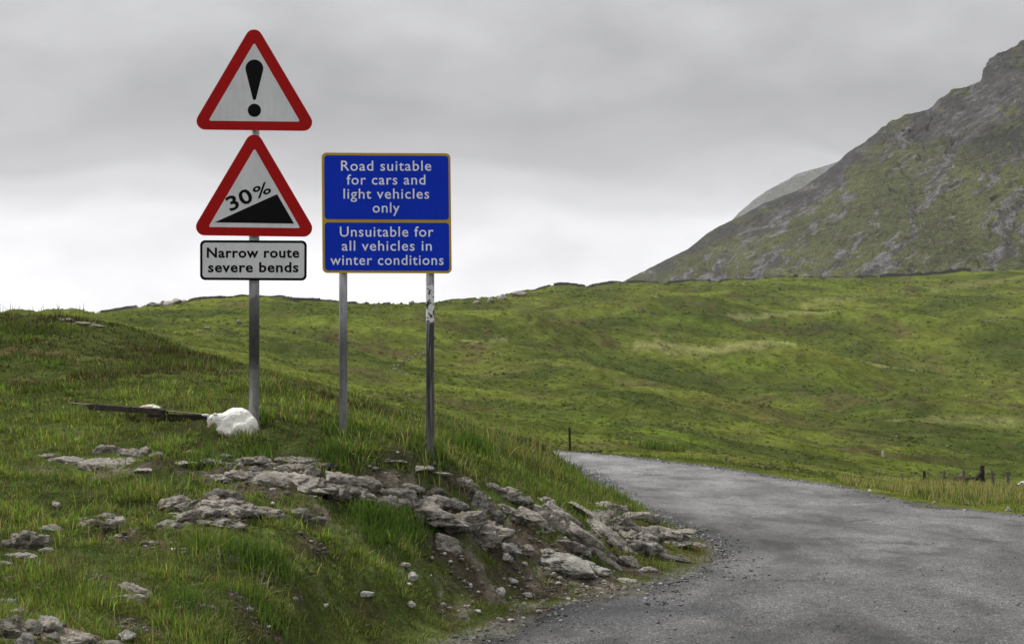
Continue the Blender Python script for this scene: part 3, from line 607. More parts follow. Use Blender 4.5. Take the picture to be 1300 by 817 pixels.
# torn sticker wrapped round the right post
bm = bmesh.new(); rr_ = xr[2] + .0025; xs = [-1.15, -.7, -.3, .1, .5, .9, 1.2]
for (pa, pb, j) in [(362, 386, 0), (386, 409, 1)]:
    prev = None
    for i, a_ in enumerate(xs):
        jt = [0, 2, -1.5, 1, -2, 2.5, -1][(i + j * 3) % 7]
        v0 = bm.verts.new((xr[0] + rr_ * math.sin(a_), xr[1] - rr_ * math.cos(a_), zb(pa + jt))); v1 = bm.verts.new((xr[0] + rr_ * math.sin(a_), xr[1] - rr_ * math.cos(a_), zb(pb - jt * .6)))
        if prev: bm.faces.new((prev[1], v1, v0, prev[0]))
        prev = (v0, v1)
m = M_('torn_sticker', .6, .3); vv = m.noise(26, 3, .6); m.color(m.ramp(vv, [(.44, .02), (.50, .68)])); mesh_bm('sticker', bm, m.m, t2)

# ------------------------------------------------------------------ rocks
FOOT = []   # footprints where no turf grows
_ico = {}
def ico(k):
    if k not in _ico:
        b = bmesh.new(); bmesh.ops.create_icosphere(b, subdivisions=k, radius=1); b.verts.ensure_lookup_table()
        _ico[k] = (np.array([v.co[:] for v in b.verts]), np.array([[v.index for v in f.verts] for f in b.faces])); b.free()
    return _ico[k]
def rock_shape(seed, k, sx, sy, sz, rough=1., planes=15):
    rg = np.random.default_rng(seed); V, F = ico(k); d = V / np.linalg.norm(V, axis=1)[:, None]
    nn = rg.normal(size=(planes, 3)); nn /= np.linalg.norm(nn, axis=1)[:, None]; off = rg.uniform(.50, .95, planes)
    dt = d @ nn.T; q = np.where(dt > .05, off / np.maximum(dt, .05), 9.); p = 50.
    r = (np.sum(np.minimum(q, 9.) ** -p, axis=1) + 1.0) ** (-1 / p)
    o = rg.uniform(0, 90, 3); v = d * r[:, None]; s3 = np.array([sx, sy, sz]); w = v * s3 / max(min(sx, sy), .02) * .9 + o
    f = fbm3(w[:, 0] * 1.8, w[:, 1] * 1.8, w[:, 2] * 3.2, seed % 97, 6, .62); cn = pn3(w[:, 0] * 1.3 + .4 * f, w[:, 1] * 1.3, w[:, 2] * 1.8 + .3 * f, 5 + seed % 50)
    crack = np.exp(-(cn / .05) ** 2); lay = np.abs(((w[:, 2] * 2.2 + w[:, 0] * .5 + f * .5) % 1) - .5)
    cn2 = pn3(w[:, 0] * 3.1 + 9, w[:, 1] * 3.1, w[:, 2] * 4 + .4 * f, 7); crack2 = np.exp(-(cn2 / .045) ** 2)
    rd_ = 1 - 2 * np.abs(pn3(w[:, 0] * 2.3, w[:, 1] * 2.3, w[:, 2] * 3, 31)); r2 = 1 + rough * (.11 * f + .07 * rd_ - .27 * crack - .12 * crack2 - .11 * np.exp(-(lay / .08) ** 2))
    v = v * r2[:, None] * s3; nb = np.array([.28, .16, .94]) + rg.normal(0, .08, 3); nb /= np.linalg.norm(nb); stp = .36 * sz * (1 + .0 * f); h = v @ nb + .10 * sz * f; q_ = h / stp
    fr = q_ - np.floor(q_); tq = np.floor(q_) + ss(.35, .65, fr); v = v + nb[None] * ((tq - q_) * stp * .75)[:, None]
    return v, F
def place_rock(px, py, w, h, mat, seed, parent=None, org=None, rot=0., tilt=0., roll=0., dep=None, lift=.0, name='rock_slab', dmin=4.2, dmax=60, foot=True, rough=1.):
    p = hit(px, py + h * .38, dmin, dmax); d = p.y; k = d / FPX; sx = w * k / 2 * 1.16; sz = h * k * .64; sy = dep * k / 2 if dep else max(sx * .55, sz * 1.1)
    sub = 5 if w > 52 else 4 if w > 24 else 3
    if w < 9: sub = 2
    V, F = rock_shape(seed, sub, sx, sy, sz, rough); M = Matrix.Rotation(rot, 3, 'Z') @ Matrix.Rotation(roll, 3, 'Y') @ Matrix.Rotation(tilt, 3, 'X'); V = V @ np.array(M).T
    c = Vector((p.x, p.y + sy * .35, p.z + sz * (.04 + lift)))
    if foot: FOOT.append((c.x, c.y, abs(sx * math.cos(rot)) + abs(sy * math.sin(rot)), abs(sy * math.cos(rot)) + abs(sx * math.sin(rot))))
    if org is None:
        o = mesh_np(name, V, F, mat, loc=c, smooth=sub < 4); return o
    V = V + np.array(c - org); return mesh_np(name, V, F, mat, parent, smooth=sub < 4)
def outcrop(label, slabs, seed, cat='rock outcrop'):
    p0 = hit(slabs[0][0], slabs[0][1], 4.2, 60); t = thing('rock_outcrop', label, cat, p0)
    for i, s in enumerate(slabs):
        px, py, w, h = s[:4]; o = dict(s[4]) if len(s) > 4 else {}; m_ = o.pop('m', ROCK)
        place_rock(px, py, w, h, m_, seed * 100 + i, t, t.location, rot=o.pop('rot', (i * 37 % 11 - 5) * .05), tilt=o.pop('tilt', .12), roll=o.pop('roll', .06), **o)
    return t
D = dict
outcrop('long flat grey rock ledge across the bank below the triangle sign post', [
 (345,604,140,20,D(lift=-.3,rough=1.25,tilt=.25)),(438,614,90,20,D(lift=-.3,roll=.1)),(300,600,80,19,D(lift=-.3)),
 (326,583,48,14),(295,590,28,16),(379,581,58,12),(303,602,42,18),(379,596,60,18),(347,612,46,16),(426,605,48,19),(389,616,34,13),(428,622,36,22),(462,611,42,20),(352,598,30,13,D(m=ROCKD)),(325,597,28,10,D(m=ROCKD)),(405,588,40,10,D(m=ROCKD)),(447,625,24,16,D(m=ROCKD)),(310,585,20,10),(340,590,26,9),(410,610,22,10,D(m=ROCKD))], 1)
outcrop('broken grey rock shelf with a dark hollow below the blue sign', [
 (535,646,110,24,D(lift=-.3,rough=1.25,roll=.12,tilt=.2)),(600,662,90,42,D(lift=-.3,rough=1.25,roll=-.2)),(500,630,80,22,D(lift=-.3)),(640,640,80,20,D(lift=-.3,rough=1.25,roll=.2)),
 (500,624,48,16),(500,638,56,20),(547,636,56,24),(536,653,28,18),(584,662,66,26,D(roll=-.35)),(566,684,40,27),(607,634,34,26,D(m=ROCKD)),(588,613,40,20),(607,676,46,20,D(roll=-.3)),(575,640,40,16,D(m=ROCKD)),(522,630,24,14,D(m=ROCKD)),(630,655,26,16,D(m=ROCKD)),(520,617,34,10,D(m=ROCKD)),(625,618,36,14),(600,655,26,14),(552,622,30,10,D(m=ROCKD))], 2)
outcrop('sloping grey slabs running down the bank end to the road', [
 (748,682,120,40,D(lift=-.3,rough=1.25,roll=.42)),(690,655,90,36,D(lift=-.3,roll=.3)),
 (706,650,66,32,D(roll=.38,rough=.7)),(733,672,52,24,D(m=ROCKD,roll=.3)),(782,688,100,17,D(roll=.68,rough=.6,lift=.2)),(758,660,90,10,D(roll=.62,m=ROCK,rough=.6,lift=.4)),(752,690,80,10,D(roll=.6,m=ROCKD)),(800,712,40,16,D(roll=.5)),(665,633,34,20,D(m=ROCKD)),(640,622,40,18),(690,632,30,10),(680,655,22,14,D(m=ROCKD)),(722,690,40,14,D(m=ROCKD,roll=.3))], 3)
outcrop('rounded grey boulder rocks spotted with white lichen at the end of the bank', [
 (800,672,90,34,D(lift=-.3,rough=1.25,roll=.2)),(830,665,90,22,D(lift=-.3,roll=.1)),
 (781,660,58,34,D(m=ROCK,roll=.25,lift=.15)),(826,676,42,24,D(m=ROCKD)),(777,643,64,13),(818,653,46,13),(848,658,32,10,D(m=ROCKD)),(805,690,26,22,D(m=ROCKD)),(760,652,30,16,D(m=ROCKD)),(845,672,30,8)], 4)
outcrop('low crumbling bedrock toe with moss beside the asphalt', [
 (850,706,44,11,D(m=ROCKD)),(853,688,64,8),(870,674,44,8),(896,661,26,8,D(m=ROCKD)),(875,664,30,7,D(m=ROCKD)),(820,722,30,9),(794,735,30,10,D(m=ROCKP)),(885,690,30,6),(835,697,30,8)], 5)
outcrop('pale ochre rubble slabs on the bare soil of the bank', [
 (719,712,106,24,D(m=ROCKP,roll=.12,rough=.8)),(641,693,54,20,D(m=ROCKP)),(666,695,28,17),(690,703,40,12,D(m=ROCKP)),(757,723,40,12,D(m=ROCKP)),(640,706,30,10,D(m=ROCKP)),(740,700,26,9,D(m=ROCKP))], 6)
outcrop('curved ring of low grey rocks in grass left of the long ledge', [
 (248,650,120,20,D(lift=-.4)),(285,636,80,22,D(lift=-.3)),
 (222,637,52,22,D(roll=-.2)),(243,653,80,19,D(roll=-.15)),(285,627,50,18,D(m=ROCKD)),(211,664,36,14),(297,645,44,13),(258,640,22,10,D(m=ROCKD)),(235,642,40,10,D(m=ROCKD)),(270,632,20,10)], 7)
outcrop('thin half buried grey slabs with grass hanging over below the long ledge', [(326,650,62,13),(378,649,48,18,D(m=ROCKD)),(403,660,26,12,D(m=ROCKD)),(350,656,30,9)], 8)
outcrop('pitted grey boulder with smaller slabs at the left of the bank', [
 (37,680,52,34,D(rough=1.3)),(64,669,38,15),(88,661,18,9),(32,704,48,10),(58,698,20,9,D(m=ROCKP)),(5,714,22,11),(7,688,22,14,D(m=ROCKD)),(50,690,20,8,D(m=ROCKD))], 9)
outcrop('rough dark and grey rock pair under an overhang of soil in the left grass', [(118,662,42,19),(146,662,24,22),(132,655,30,9,D(m=ROCKD)),(104,658,20,8)], 10)
outcrop('cracked dark grey rocks filling the bottom left corner of the bank', [
 (14,792,66,42,D(rough=1.4)),(5,765,34,20,D(m=ROCKD)),(40,793,30,24),(61,790,40,30,D(roll=.3)),(30,812,40,18,D(m=ROCKD)),(92,813,60,22),(137,817,44,12),(66,806,24,12,D(m=ROCKD)),(22,775,26,12),(108,806,24,10)], 11)
outcrop('two split grey hump rocks in grass below the fallen rail', [(135,567,44,20),(172,572,42,17,D(m=ROCK)),(197,576,22,12,D(m=ROCKD)),(155,573,14,12,D(m=ROCKD)),(185,570,16,10)], 12)
outcrop('wide flat grey slab lying level in the turf below the split hump rocks', [(135,588,100,18,D(rough=.7)),(94,584,56,9),(62,578,38,7),(188,595,44,7,D(m=ROCKP)),(160,584,30,8)], 13)
outcrop('row of small grey rocks just showing through turf left of the post', [(242,573,30,7),(234,586,36,7),(270,587,34,10),(262,577,18,7,D(m=ROCKD)),(285,580,16,6)], 14)
outcrop('tilted brownish rock with flat face alone in the lower left grass', [(169,746,48,15,D(roll=.15)),(163,757,42,13,D(m=ROCKP)),(186,752,20,12)], 15)
outcrop('grey rocks breaking the brow of the left grassy mound', [(86,405,26,5),(106,410,24,5),(120,412,16,4),(129,414,12,3)], 16)
outcrop('thin grey rock edge in the grass under the right post of the blue sign', [(530,592,60,6),(500,586,30,5),(560,600,26,6)], 17)
def stone(px, py, w, h, mat, label, seed, dmin=4.2, dmax=60, lift=.25, cat='stone'):
    o = place_rock(px, py, w, h, mat, seed, name='stone', dmin=dmin, dmax=dmax, rot=seed * .7, lift=lift, rough=.7); return tag(o, label, cat)
STONEW = rock_mat('whitish_stone', (.33, .31, .27), (.52, .50, .45), (.66, .64, .59), .6, False)
for i, (px, py, w, h, m_, lb) in enumerate([
 (634,750,22,15,STONEW,'biggest whitish block stone on the soil near the road edge'),
 (650,738,24,9,STONEW,'flat pale stone just behind the biggest whitish block'),
 (667,754,17,8,STONEW,'pale pinkish flat stone between the whitish block and the mossy verge'),
 (462,755,26,8,STONEW,'long flat white stone in soil beside a grass tuft'),
 (523,732,18,12,STONEW,'pale lumpy stone up the bank from the long flat white stone'),
 (822,695,34,21,ROCKP,'pale angular stone wedged under the dark rock at the bank end'),
 (790,763,11,7,STONEW,'small white stone out on the gravel of the road edge'),
 (718,803,12,8,ROCKD,'dark stone on the gravel near the bottom of the road'),
 (159,807,30,14,ROCKP,'lichen covered round stone at the bottom edge of the bank'),
 (71,641,26,11,ROCK,'lone grey stone in the grass above the pitted boulder'),
 (513,717,18,7,ROCK,'grey stone sunk in turf above the pale lumpy stone'),
 (521,767,12,8,STONEW,'small pale stone under the pale lumpy stone by the tuft'),
 (413,768,8,7,STONEW,'tiny white stone in the low grass left of the soil patch'),
 (597,742,9,6,STONEW,'white pebble on dark soil left of the biggest whitish block'),
 (606,776,14,5,STONEW,'flat white pebble in moss below the biggest whitish block'),
 (722,760,9,5,STONEW,'white pebble in the moss strip along the gravel'),
 (681,816,9,6,STONEW,'white pebble on gravel at the very bottom of the picture'),
 (1225,648,9,6,STONEW,'bright white stone on the right road edge'),
 (1187,637,7,5,STONEW,'whitish stone in the verge left of the bright white one'),
 (1104,622,6,4,STONEW,'small white stone farthest along the right edge of the road'),
 (1281,646,10,6,ROCKP,'pale stone in tall dry grass at the right edge'),
 (945,614,5,5,ROCKP,'small pale stone at the road edge near the far bend'),
 (555,632,12,7,STONEW,'white quartz lump lying on the broken rock shelf'),
 (100,813,14,6,STONEW,'small white stone on top of the bottom left rocks')]): stone(px, py, w, h, m_, lb, 900 + i)

# ------------------------------------------------------------------ loose chips and gravel
def scatter_stones(name, P, size, col, mat, label, cat):
    V, F = ico(1); V = V * (1 + .0); n = len(P); out = np.empty((n, len(V), 3)); rg = RNG
    sc_ = size[:, None] * rg.uniform(.55, 1.2, (n, 3)); sc_[:, 2] *= .6; a = rg.uniform(0, 6.28, n); jit = rg.uniform(.55, 1.3, (n, len(V), 1))
    v = V[None] * jit * sc_[:, None, :]; ca, sa = np.cos(a)[:, None], np.sin(a)[:, None]
    out[..., 0] = v[..., 0] * ca - v[..., 1] * sa + P[:, :1]; out[..., 1] = v[..., 0] * sa + v[..., 1] * ca + P[:, 1:2]; out[..., 2] = v[..., 2] + P[:, 2:3] + size[:, None] * .18
    FF = (F[None] + (np.arange(n) * len(V))[:, None, None]).reshape(-1, 3)
    o = mesh_np(name, out.reshape(-1, 3), FF, mat, col=np.repeat(col, len(V), 0)); return tag(o, label, cat, kind='stuff')
k = RNG.integers(0, len(BARE), 16000); B_ = np.array(BARE)[k]; rad = np.sqrt(RNG.uniform(0, 1, 16000)) * 1.1; an = RNG.uniform(0, 6.28, 16000)
x = B_[:, 0] + rad * np.cos(an) * B_[:, 2]; y = B_[:, 1] + rad * np.sin(an) * B_[:, 3]; x[:8000] = RNG.uniform(-1.8, 1.9, 8000); x[11000:] = RNG.uniform(-.6, 1.9, 5000); y[11000:] = RNG.uniform(8.6, 10.8, 5000); y[:8000] = RNG.uniform(8.2, 11.2, 8000); ok = (sd_road(x, y) > .02) & (bare(x, y) > .25); x, y = x[ok], y[ok]; z = ground(x, y); n = len(x)
sz = .004 + .024 * RNG.random(n) ** 8; pal = np.array([(.50,.47,.42),(.30,.27,.24),(.16,.14,.12),(.12,.10,.08),(.09,.075,.06),(.22,.20,.175)]); cc = pal[RNG.choice(6, n, p=[.06,.12,.2,.22,.24,.16])] * RNG.uniform(.7, 1.2, (n, 1))
scatter_stones('stone_chips', np.c_[x, y, z], sz, cc, CHIP, 'scattered pale and brown stone chips on the bare soil of the bank', 'stone chips')
n = 15000; i_ = RNG.integers(0, 300, n); u = RNG.random(n); P0 = LEFT[np.clip(i_, 100, 330)]; off = np.abs(RNG.normal(0, .33, n)) * np.where(P0[:, 1] < 12, 1.3, .6) - .05; x = P0[:, 0] + off * .8 + RNG.normal(0, .04, n); y = P0[:, 1] - off * .55 + RNG.normal(0, .08, n)
n2_ = 8000; y2 = 6.5 * np.exp(RNG.random(n2_) * 1.7); x2 = RNG.uniform(-.2, .40, n2_) * y2; P0 = RIGHT[RNG.integers(150, 350, 3000)]; x3 = P0[:, 0] - np.abs(RNG.normal(0, .25, 3000)); y3 = P0[:, 1] + RNG.normal(0, .2, 3000)
x = np.r_[x, x2, x3]; y = np.r_[y, y2, y3]; near_e = np.r_[np.ones(n), np.zeros(n2_), np.ones(3000)]; r = np.hypot(x, y); sd = sd_road(x, y); ok = (r > 6) & (r < 48) & (sd < .12) & (x > -3); x, y, near_e, r, sd = x[ok], y[ok], near_e[ok], r[ok], sd[ok]; n = len(x)
z = np.where(sd < -.02, zroad(x, y) + .003, ground(x, y)); sz = (.005 + .014 * RNG.random(n) ** 4) * np.where(near_e > 0, 1.15, .62) * np.maximum(1, r / 22)
pal = np.array([(.07,.07,.075),(.13,.13,.135),(.22,.22,.22),(.42,.41,.39)]); cc = pal[RNG.choice(4, n, p=[.34,.36,.24,.06])] * RNG.uniform(.7, 1.25, (n, 1))
scatter_stones('gravel', np.c_[x, y, z], sz, cc, CHIP, 'loose dark gravel along the ragged road edges', 'gravel')

# ------------------------------------------------------------------ lambs, sheep, fallen rails
def blob(name, balls, voxel, mat, org, parent=None, fuzz=.0, seed=0):
    bm = bmesh.new()
    for (c, s) in balls:
        r = bmesh.ops.create_icosphere(bm, subdivisions=3, radius=1)
        for v in r['verts']: v.co = Vector((v.co.x * s[0], v.co.y * s[1], v.co.z * s[2])) + Vector(c)
    me = bpy.data.meshes.new('t'); bm.to_mesh(me); bm.free(); o = bpy.data.objects.new('t', me); C.objects.link(o)
    md = o.modifiers.new('r', 'REMESH'); md.mode = 'VOXEL'; md.voxel_size = voxel; sm = o.modifiers.new('s', 'SMOOTH'); sm.iterations = 45; sm.factor = .6
    dg = bpy.context.evaluated_depsgraph_get(); dg.update(); m2 = bpy.data.meshes.new_from_object(o.evaluated_get(dg)); bpy.data.objects.remove(o)
    co = np.empty(len(m2.vertices) * 3); m2.vertices.foreach_get('co', co); co = co.reshape(-1, 3)
    if fuzz:
        f = fbm3(co[:, 0] * 45, co[:, 1] * 45, co[:, 2] * 45, seed, 3, .6); nr_ = np.empty(len(m2.vertices) * 3); m2.vertices.foreach_get('normal', nr_); co = co + nr_.reshape(-1, 3) * (f * fuzz)[:, None]
        m2.vertices.foreach_set('co', co.ravel())
    m2.materials.clear(); m2.materials.append(mat); m2.name = name
    for p_ in m2.polygons: p_.use_smooth = True
    q = bpy.data.objects.new(name, m2); q.location = org
    return link(q, parent)
def ell(c, s, mat, name, parent):
    bm = bmesh.new(); r = bmesh.ops.create_icosphere(bm, subdivisions=2, radius=1)
    for v in r['verts']: v.co = Vector((v.co.x * s[0], v.co.y * s[1], v.co.z * s[2])) + Vector(c)
    return mesh_bm(name, bm, mat, parent, True)
LP = hit(296, 548, 9, 12); LP.y -= .03; LZ = gz(LP.x, LP.y)
lamb = thing('lamb', 'white lamb lying curled in the grass against the foot of the triangle sign post', 'lamb', (LP.x, LP.y, LZ))
ks = LP.y / FPX
def lp(px, py, dy=0): return ((px - PX0) * ks - LP.x, dy, EYE + (HOR - py) * ks - LZ)
def ls(*a): return tuple(v * ks for v in a)
body = blob('body', [(lp(300, 533, .04), ls(21, 19, 16)), (lp(292, 538, .02), ls(20, 17, 13)), (lp(316, 540, .01), ls(11.5, 15, 13)), (lp(307, 543, -.04), ls(15, 13, 10)), (lp(279, 532, -.01), ls(13, 9, 8)),
      (lp(270, 531.5, -.04), ls(7, 7, 6.2)), (lp(268, 537, -.06), ls(3.6, 4, 5)), (lp(284, 545, -.07), ls(9, 5, 4)), (lp(318, 551, -.06), ls(5, 8, 4)), (lp(295, 549, -.08), ls(9, 5, 3.6))], .007, WHITE_WOOL, (0, 0, 0), lamb, .0035, 3)
ell(lp(262.8, 526.4, -.05), ls(5.2, 1.8, 1.7), WHITE_WOOL, 'ear', lamb); ell(lp(275, 525.5, -.05), ls(3.2, 1.6, 1.8), WHITE_WOOL, 'ear', lamb)
ell(lp(265.2, 531.5, -.082), ls(1., .8, 1.), BLACKW, 'eye', lamb); ell(lp(271.5, 531.5, -.086), ls(.75, .6, .8), BLACKW, 'eye', lamb); ell(lp(267.2, 540.6, -.082), ls(1.6, 1., .9), PINK, 'nose', lamb)
def fleece(body, parent, n, L_, seed):
    me = body.data; rg = np.random.default_rng(seed); k = len(me.vertices); co = np.empty(k * 3); no = np.empty(k * 3); me.vertices.foreach_get('co', co); me.vertices.foreach_get('normal', no); co = co.reshape(-1, 3); no = no.reshape(-1, 3)
    ok_ = np.nonzero((co[:, 0] > np.quantile(co[:, 0], .2)) & (no[:, 2] < -.05))[0]; i = ok_[rg.integers(0, len(ok_), n)]; p = co[i] + rg.normal(0, .002, (n, 3)); d = no[i] * .55 + rg.normal(0, .45, (n, 3)) + np.array([0, 0, -.45]); d /= np.linalg.norm(d, axis=1)[:, None]; l = L_ * rg.uniform(.5, 1.4, (n, 1))
    s_ = np.cross(d, rg.normal(size=(n, 3))); s_ /= np.linalg.norm(s_, axis=1)[:, None]; s_ *= .0022; V = np.stack([p - s_, p + s_, p + d * l], 1).reshape(-1, 3)
    o = mesh_np('fleece', V, np.arange(n * 3).reshape(-1, 3), WHITE_WOOL, parent); o['kind'] = 'stuff'
fleece(body, lamb, 5000, .014, 1)
W2 = hit(188, 523, 10, 16); W2.y += .05; z2 = gz(W2.x, W2.y); k2 = W2.y / FPX
lamb2 = thing('lamb', 'white lamb lying low behind the dark fallen rail with only its back showing', 'lamb', (W2.x, W2.y, z2))
def lq(px, py, dy=0): return ((px - PX0) * k2 - W2.x, dy, EYE + (HOR - py) * k2 - z2)
blob('body', [(lq(190, 522, .04), tuple(v * k2 for v in (15, 12, 9))), (lq(179, 523, .02), tuple(v * k2 for v in (12, 9, 7.5))), (lq(199, 523, .03), tuple(v * k2 for v in (10, 9, 6.5))), (lq(169, 521.5, 0), tuple(v * k2 for v in (5.5, 5, 4))), (lq(163, 523, -.02), tuple(v * k2 for v in (3.6, 3, 2.8)))], .008, WHITE_WOOL, (0, 0, 0), lamb2, .008, 8)
ell(lq(171, 517.0, -.02), tuple(v * k2 for v in (3, 1.4, 1.2)), WHITE_WOOL, 'ear', lamb2); ell(lq(188, 516.5, -.055), tuple(v * k2 for v in (8, 3.4, 2.6)), PINK, 'pink_flank', lamb2)
def rail(name, a, b, th_, mat, label, cat, lift=.02, n=24):
    bm = bmesh.new(); pa, pb = Vector(a), Vector(b); mid = pa; t = thing(name, label, cat, pa) if False else None
    L_ = pb - pa; prev = None; sd = random.Random(int(abs(pa.x) * 100))
    side = L_.cross(Vector((0, 0, 1))).normalized()
    for i in range(n + 1):
        c = L_ * (i / n); j = th_ * (1 + sd.uniform(-.14, .14)); up = Vector((0, 0, 1)); w = th_ * (1.3 + sd.uniform(-.15, .15))
        if i in (0, n): j *= .7
        ring = [bm.verts.new(c + up * j * .5 + side * w * .5), bm.verts.new(c + up * j * .5 - side * w * .5), bm.verts.new(c - up * j * .5 - side * w * .5), bm.verts.new(c - up * j * .5 + side * w * .5)]
        if prev:
            for q in range(4): bm.faces.new((prev[q], prev[(q + 1) % 4], ring[(q + 1) % 4], ring[q]))
        else: bm.faces.new(ring)
        prev = ring
    bm.faces.new(prev[::-1]); bmesh.ops.recalc_face_normals(bm, faces=bm.faces)
    o = mesh_bm(name, bm, mat); o.location = pa; return tag(o, label, cat)
dA = W2.y - .28
def onp(px, py, d): return at(px, py, d)
def up_clear(a, b, th_):
    xs_ = np.linspace(a.x, b.x, 30); ys_ = np.linspace(a.y, b.y, 30); zs_ = np.linspace(a.z, b.z, 30); g_ = ground(xs_, ys_); return float(np.max(g_ - zs_))
def fit_d(px, py):  # distance at which the ray is a hand above the turf
    h_ = hit(px, py + 11, 9, 20); return h_.y
a_, b_ = onp(113.5, 516, fit_d(113, 516)), onp(209, 522.6, fit_d(209, 522)); rail('fallen_rail', a_, b_, .048, DWOOD, 'dark fallen timber rail in front of the low lying lamb', 'fence rail')
a_, b_ = onp(188, 527.0, fit_d(188, 527)), onp(338, 532, min(11.1, fit_d(330, 527))); rail('fallen_rail', a_, b_, .034, DWOOD, 'thin dark fallen rail running behind the curled lamb and the post', 'fence rail')
a_, b_ = onp(328, 536, 11.0), onp(341, 543, 10.9); rail('fallen_rail', a_, b_, .02, DWOOD, 'short dark stick slanting down at the right foot of the post', 'stick')
cu = [onp(px, py, fit_d(px, py)) for px, py in [(88, 511), (110, 513), (150, 517), (209, 521), (263, 526.5)]]; bm = bmesh.new()
for p_, q_ in zip(cu[:-1], cu[1:]): tube(bm, p_ - cu[0], q_ - cu[0], .005, n=6)
o = mesh_bm('fence_wire', bm, WIRE); o.location = cu[0]; tag(o, 'rusty fence wire stretched low over the grass along the fallen rails', 'wire')

# ------------------------------------------------------------------ right fence
def fpost(bm, p, h, r, lean=(0, 0)): tube(bm, (p[0], p[1], p[2] - .4), (p[0] + lean[0], p[1] + lean[1], p[2] + h), r * 1.08, r * .9, n=9)
fx = []
for px, top, d in [(1091, 600.5, 73), (1117, 599, 69), (1145, 601, 65.5), (1174, 597.5, 62), (1198, 597.5, 59.5), (1224, 595.5, 57), (1247, 590.5, 55), (1263, 597, 53.5), (1282, 598, 52)]:
    x_ = (px - PX0) / FPX * d; fx.append((px, top, d, x_, gz(x_, d)))
f0 = fx[0]; fence = thing('fence', 'old wire fence on weathered wooden posts in tall dry grass beside the right verge', 'fence', (f0[3], f0[2], f0[4]))
tops = []
for i, (px, top, d, x_, z_) in enumerate(fx):
    zt = at(px, top, d).z; bm = bmesh.new(); q = Vector((x_, d, z_)) - fence.location; ln = [(.03, 0), (-.04, 0), (.02, .03), (-.02, 0), (.01, 0), (-.03, 0), (0, 0), (-.12, 0), (-.10, 0)][i]
    fpost(bm, q, zt - z_, .10 if i == 6 else .065, ln); mesh_bm('fence_post', bm, WOOD if i % 3 else DWOOD, fence); tops.append(Vector((x_ + ln[0], d, zt)) - fence.location)
bm = bmesh.new(); p6 = tops[6]; b6 = at(1231, 617, 54.6) - fence.location; tube(bm, p6 + Vector((-.05, -.12, -.25)), b6, .075, n=9); mesh_bm('brace', bm, DWOOD, fence)
for dz in (.12, .38, .65):
    bm = bmesh.new()
    for a_, b_ in zip(tops[:-1], tops[1:]): tube(bm, a_ - Vector((0, .06, dz)), b_ - Vector((0, .06, dz)), .010, n=5)
    mesh_bm('fence_wire', bm, WIRE, fence)
dp = 47.0; x_ = (724 - PX0) / FPX * dp; bm = bmesh.new(); z_ = gz(x_, dp); fpost(bm, (0, 0, 0), at(724, 542, dp).z - z_, .042, (-.03, 0)); o = mesh_bm('wooden_post', bm, DWOOD); o.location = (x_, dp, z_); tag(o, 'single dark wooden post standing just beyond the bend of the road', 'post')
a_, b_ = at(736, 562, 49), at(763, 553.5, 52); a_.z = gz(a_.x, a_.y) + .08; b_.z = gz(b_.x, b_.y) + .14; rail('fallen_timber', a_, b_, .075, DWOOD, 'dark fallen timber lying beyond the road beside the single post', 'timber')
a_, b_ = at(742, 566, 48.6), at(758, 560, 51); a_.z = gz(a_.x, a_.y) + .12; b_.z = gz(b_.x, b_.y) + .15; rail('fallen_timber', a_, b_, .05, WOOD, 'short grey fallen timber in front of the dark one beyond the road', 'timber')
h_ = hit(1121, 580, 40); bm = bmesh.new(); fpost(bm, (0, 0, 0), 7.5 / FPX * h_.y, .09 ); o = mesh_bm('marker_post', bm, STONEW); o.location = h_; tag(o, 'short white marker post standing alone in the field beyond the fence', 'marker post')
h_ = hit(922, 586, 30); bm = bmesh.new(); fpost(bm, (0, 0, 0), 5.5 / FPX * h_.y, .05); o = mesh_bm('marker_post', bm, WOOD); o.location = h_; tag(o, 'short grey stump post in the verge at the middle of the far road edge', 'marker post')
o = place_rock(1222, 609, 34, 8, DWOOD, 77, name='peat_lump', dmin=58, dmax=110, rot=.1, lift=.5); tag(o, 'long dark peat lump behind the fence in the right field', 'peat lump')
# sheep at the edge of the frame
ds_ = 31.0; SCL = .42; hp = at(1293, 614, ds_); zg = gz(hp.x + .4, ds_); sh = thing('lamb', 'white faced lamb with black patches standing at the right edge behind the tall grass', 'lamb', (hp.x + .55 * SCL, ds_, zg)); sh.scale = (SCL, SCL, SCL)
q = lambda dx, dy, z: (dx - .55, dy, z); hz_ = (hp.z - zg) / SCL
blob('body', [(q(.62, .05, max(.42, hz_)), (.40, .19, .20)), (q(.45, .03, max(.45, hz_)), (.22, .17, .19)), (q(.24, .0, hz_ + .06), (.15, .09, .10)), (q(.06, -.03, hz_ + .01), (.085, .07, .085)), (q(-.03, -.05, hz_ - .03), (.07, .045, .05))]
     + [(q(xx, yy, .17), (.035, .035, .2)) for xx in (.4, .88) for yy in (-.07, .13)], .016, WHITE_WOOL, (0, 0, 0), sh, .02, 4)
ell(q(-.075, -.055, hz_ - .045), (.04, .04, .04), BLACKW, 'muzzle', sh); ell(q(.02, -.10, hz_ + .03), (.022, .02, .022), BLACKW, 'eye', sh); ell(q(.13, -.09, hz_ + .06), (.055, .03, .035), BLACKW, 'ear', sh); ell(q(.10, .07, hz_ + .09), (.05, .03, .03), BLACKW, 'ear', sh)

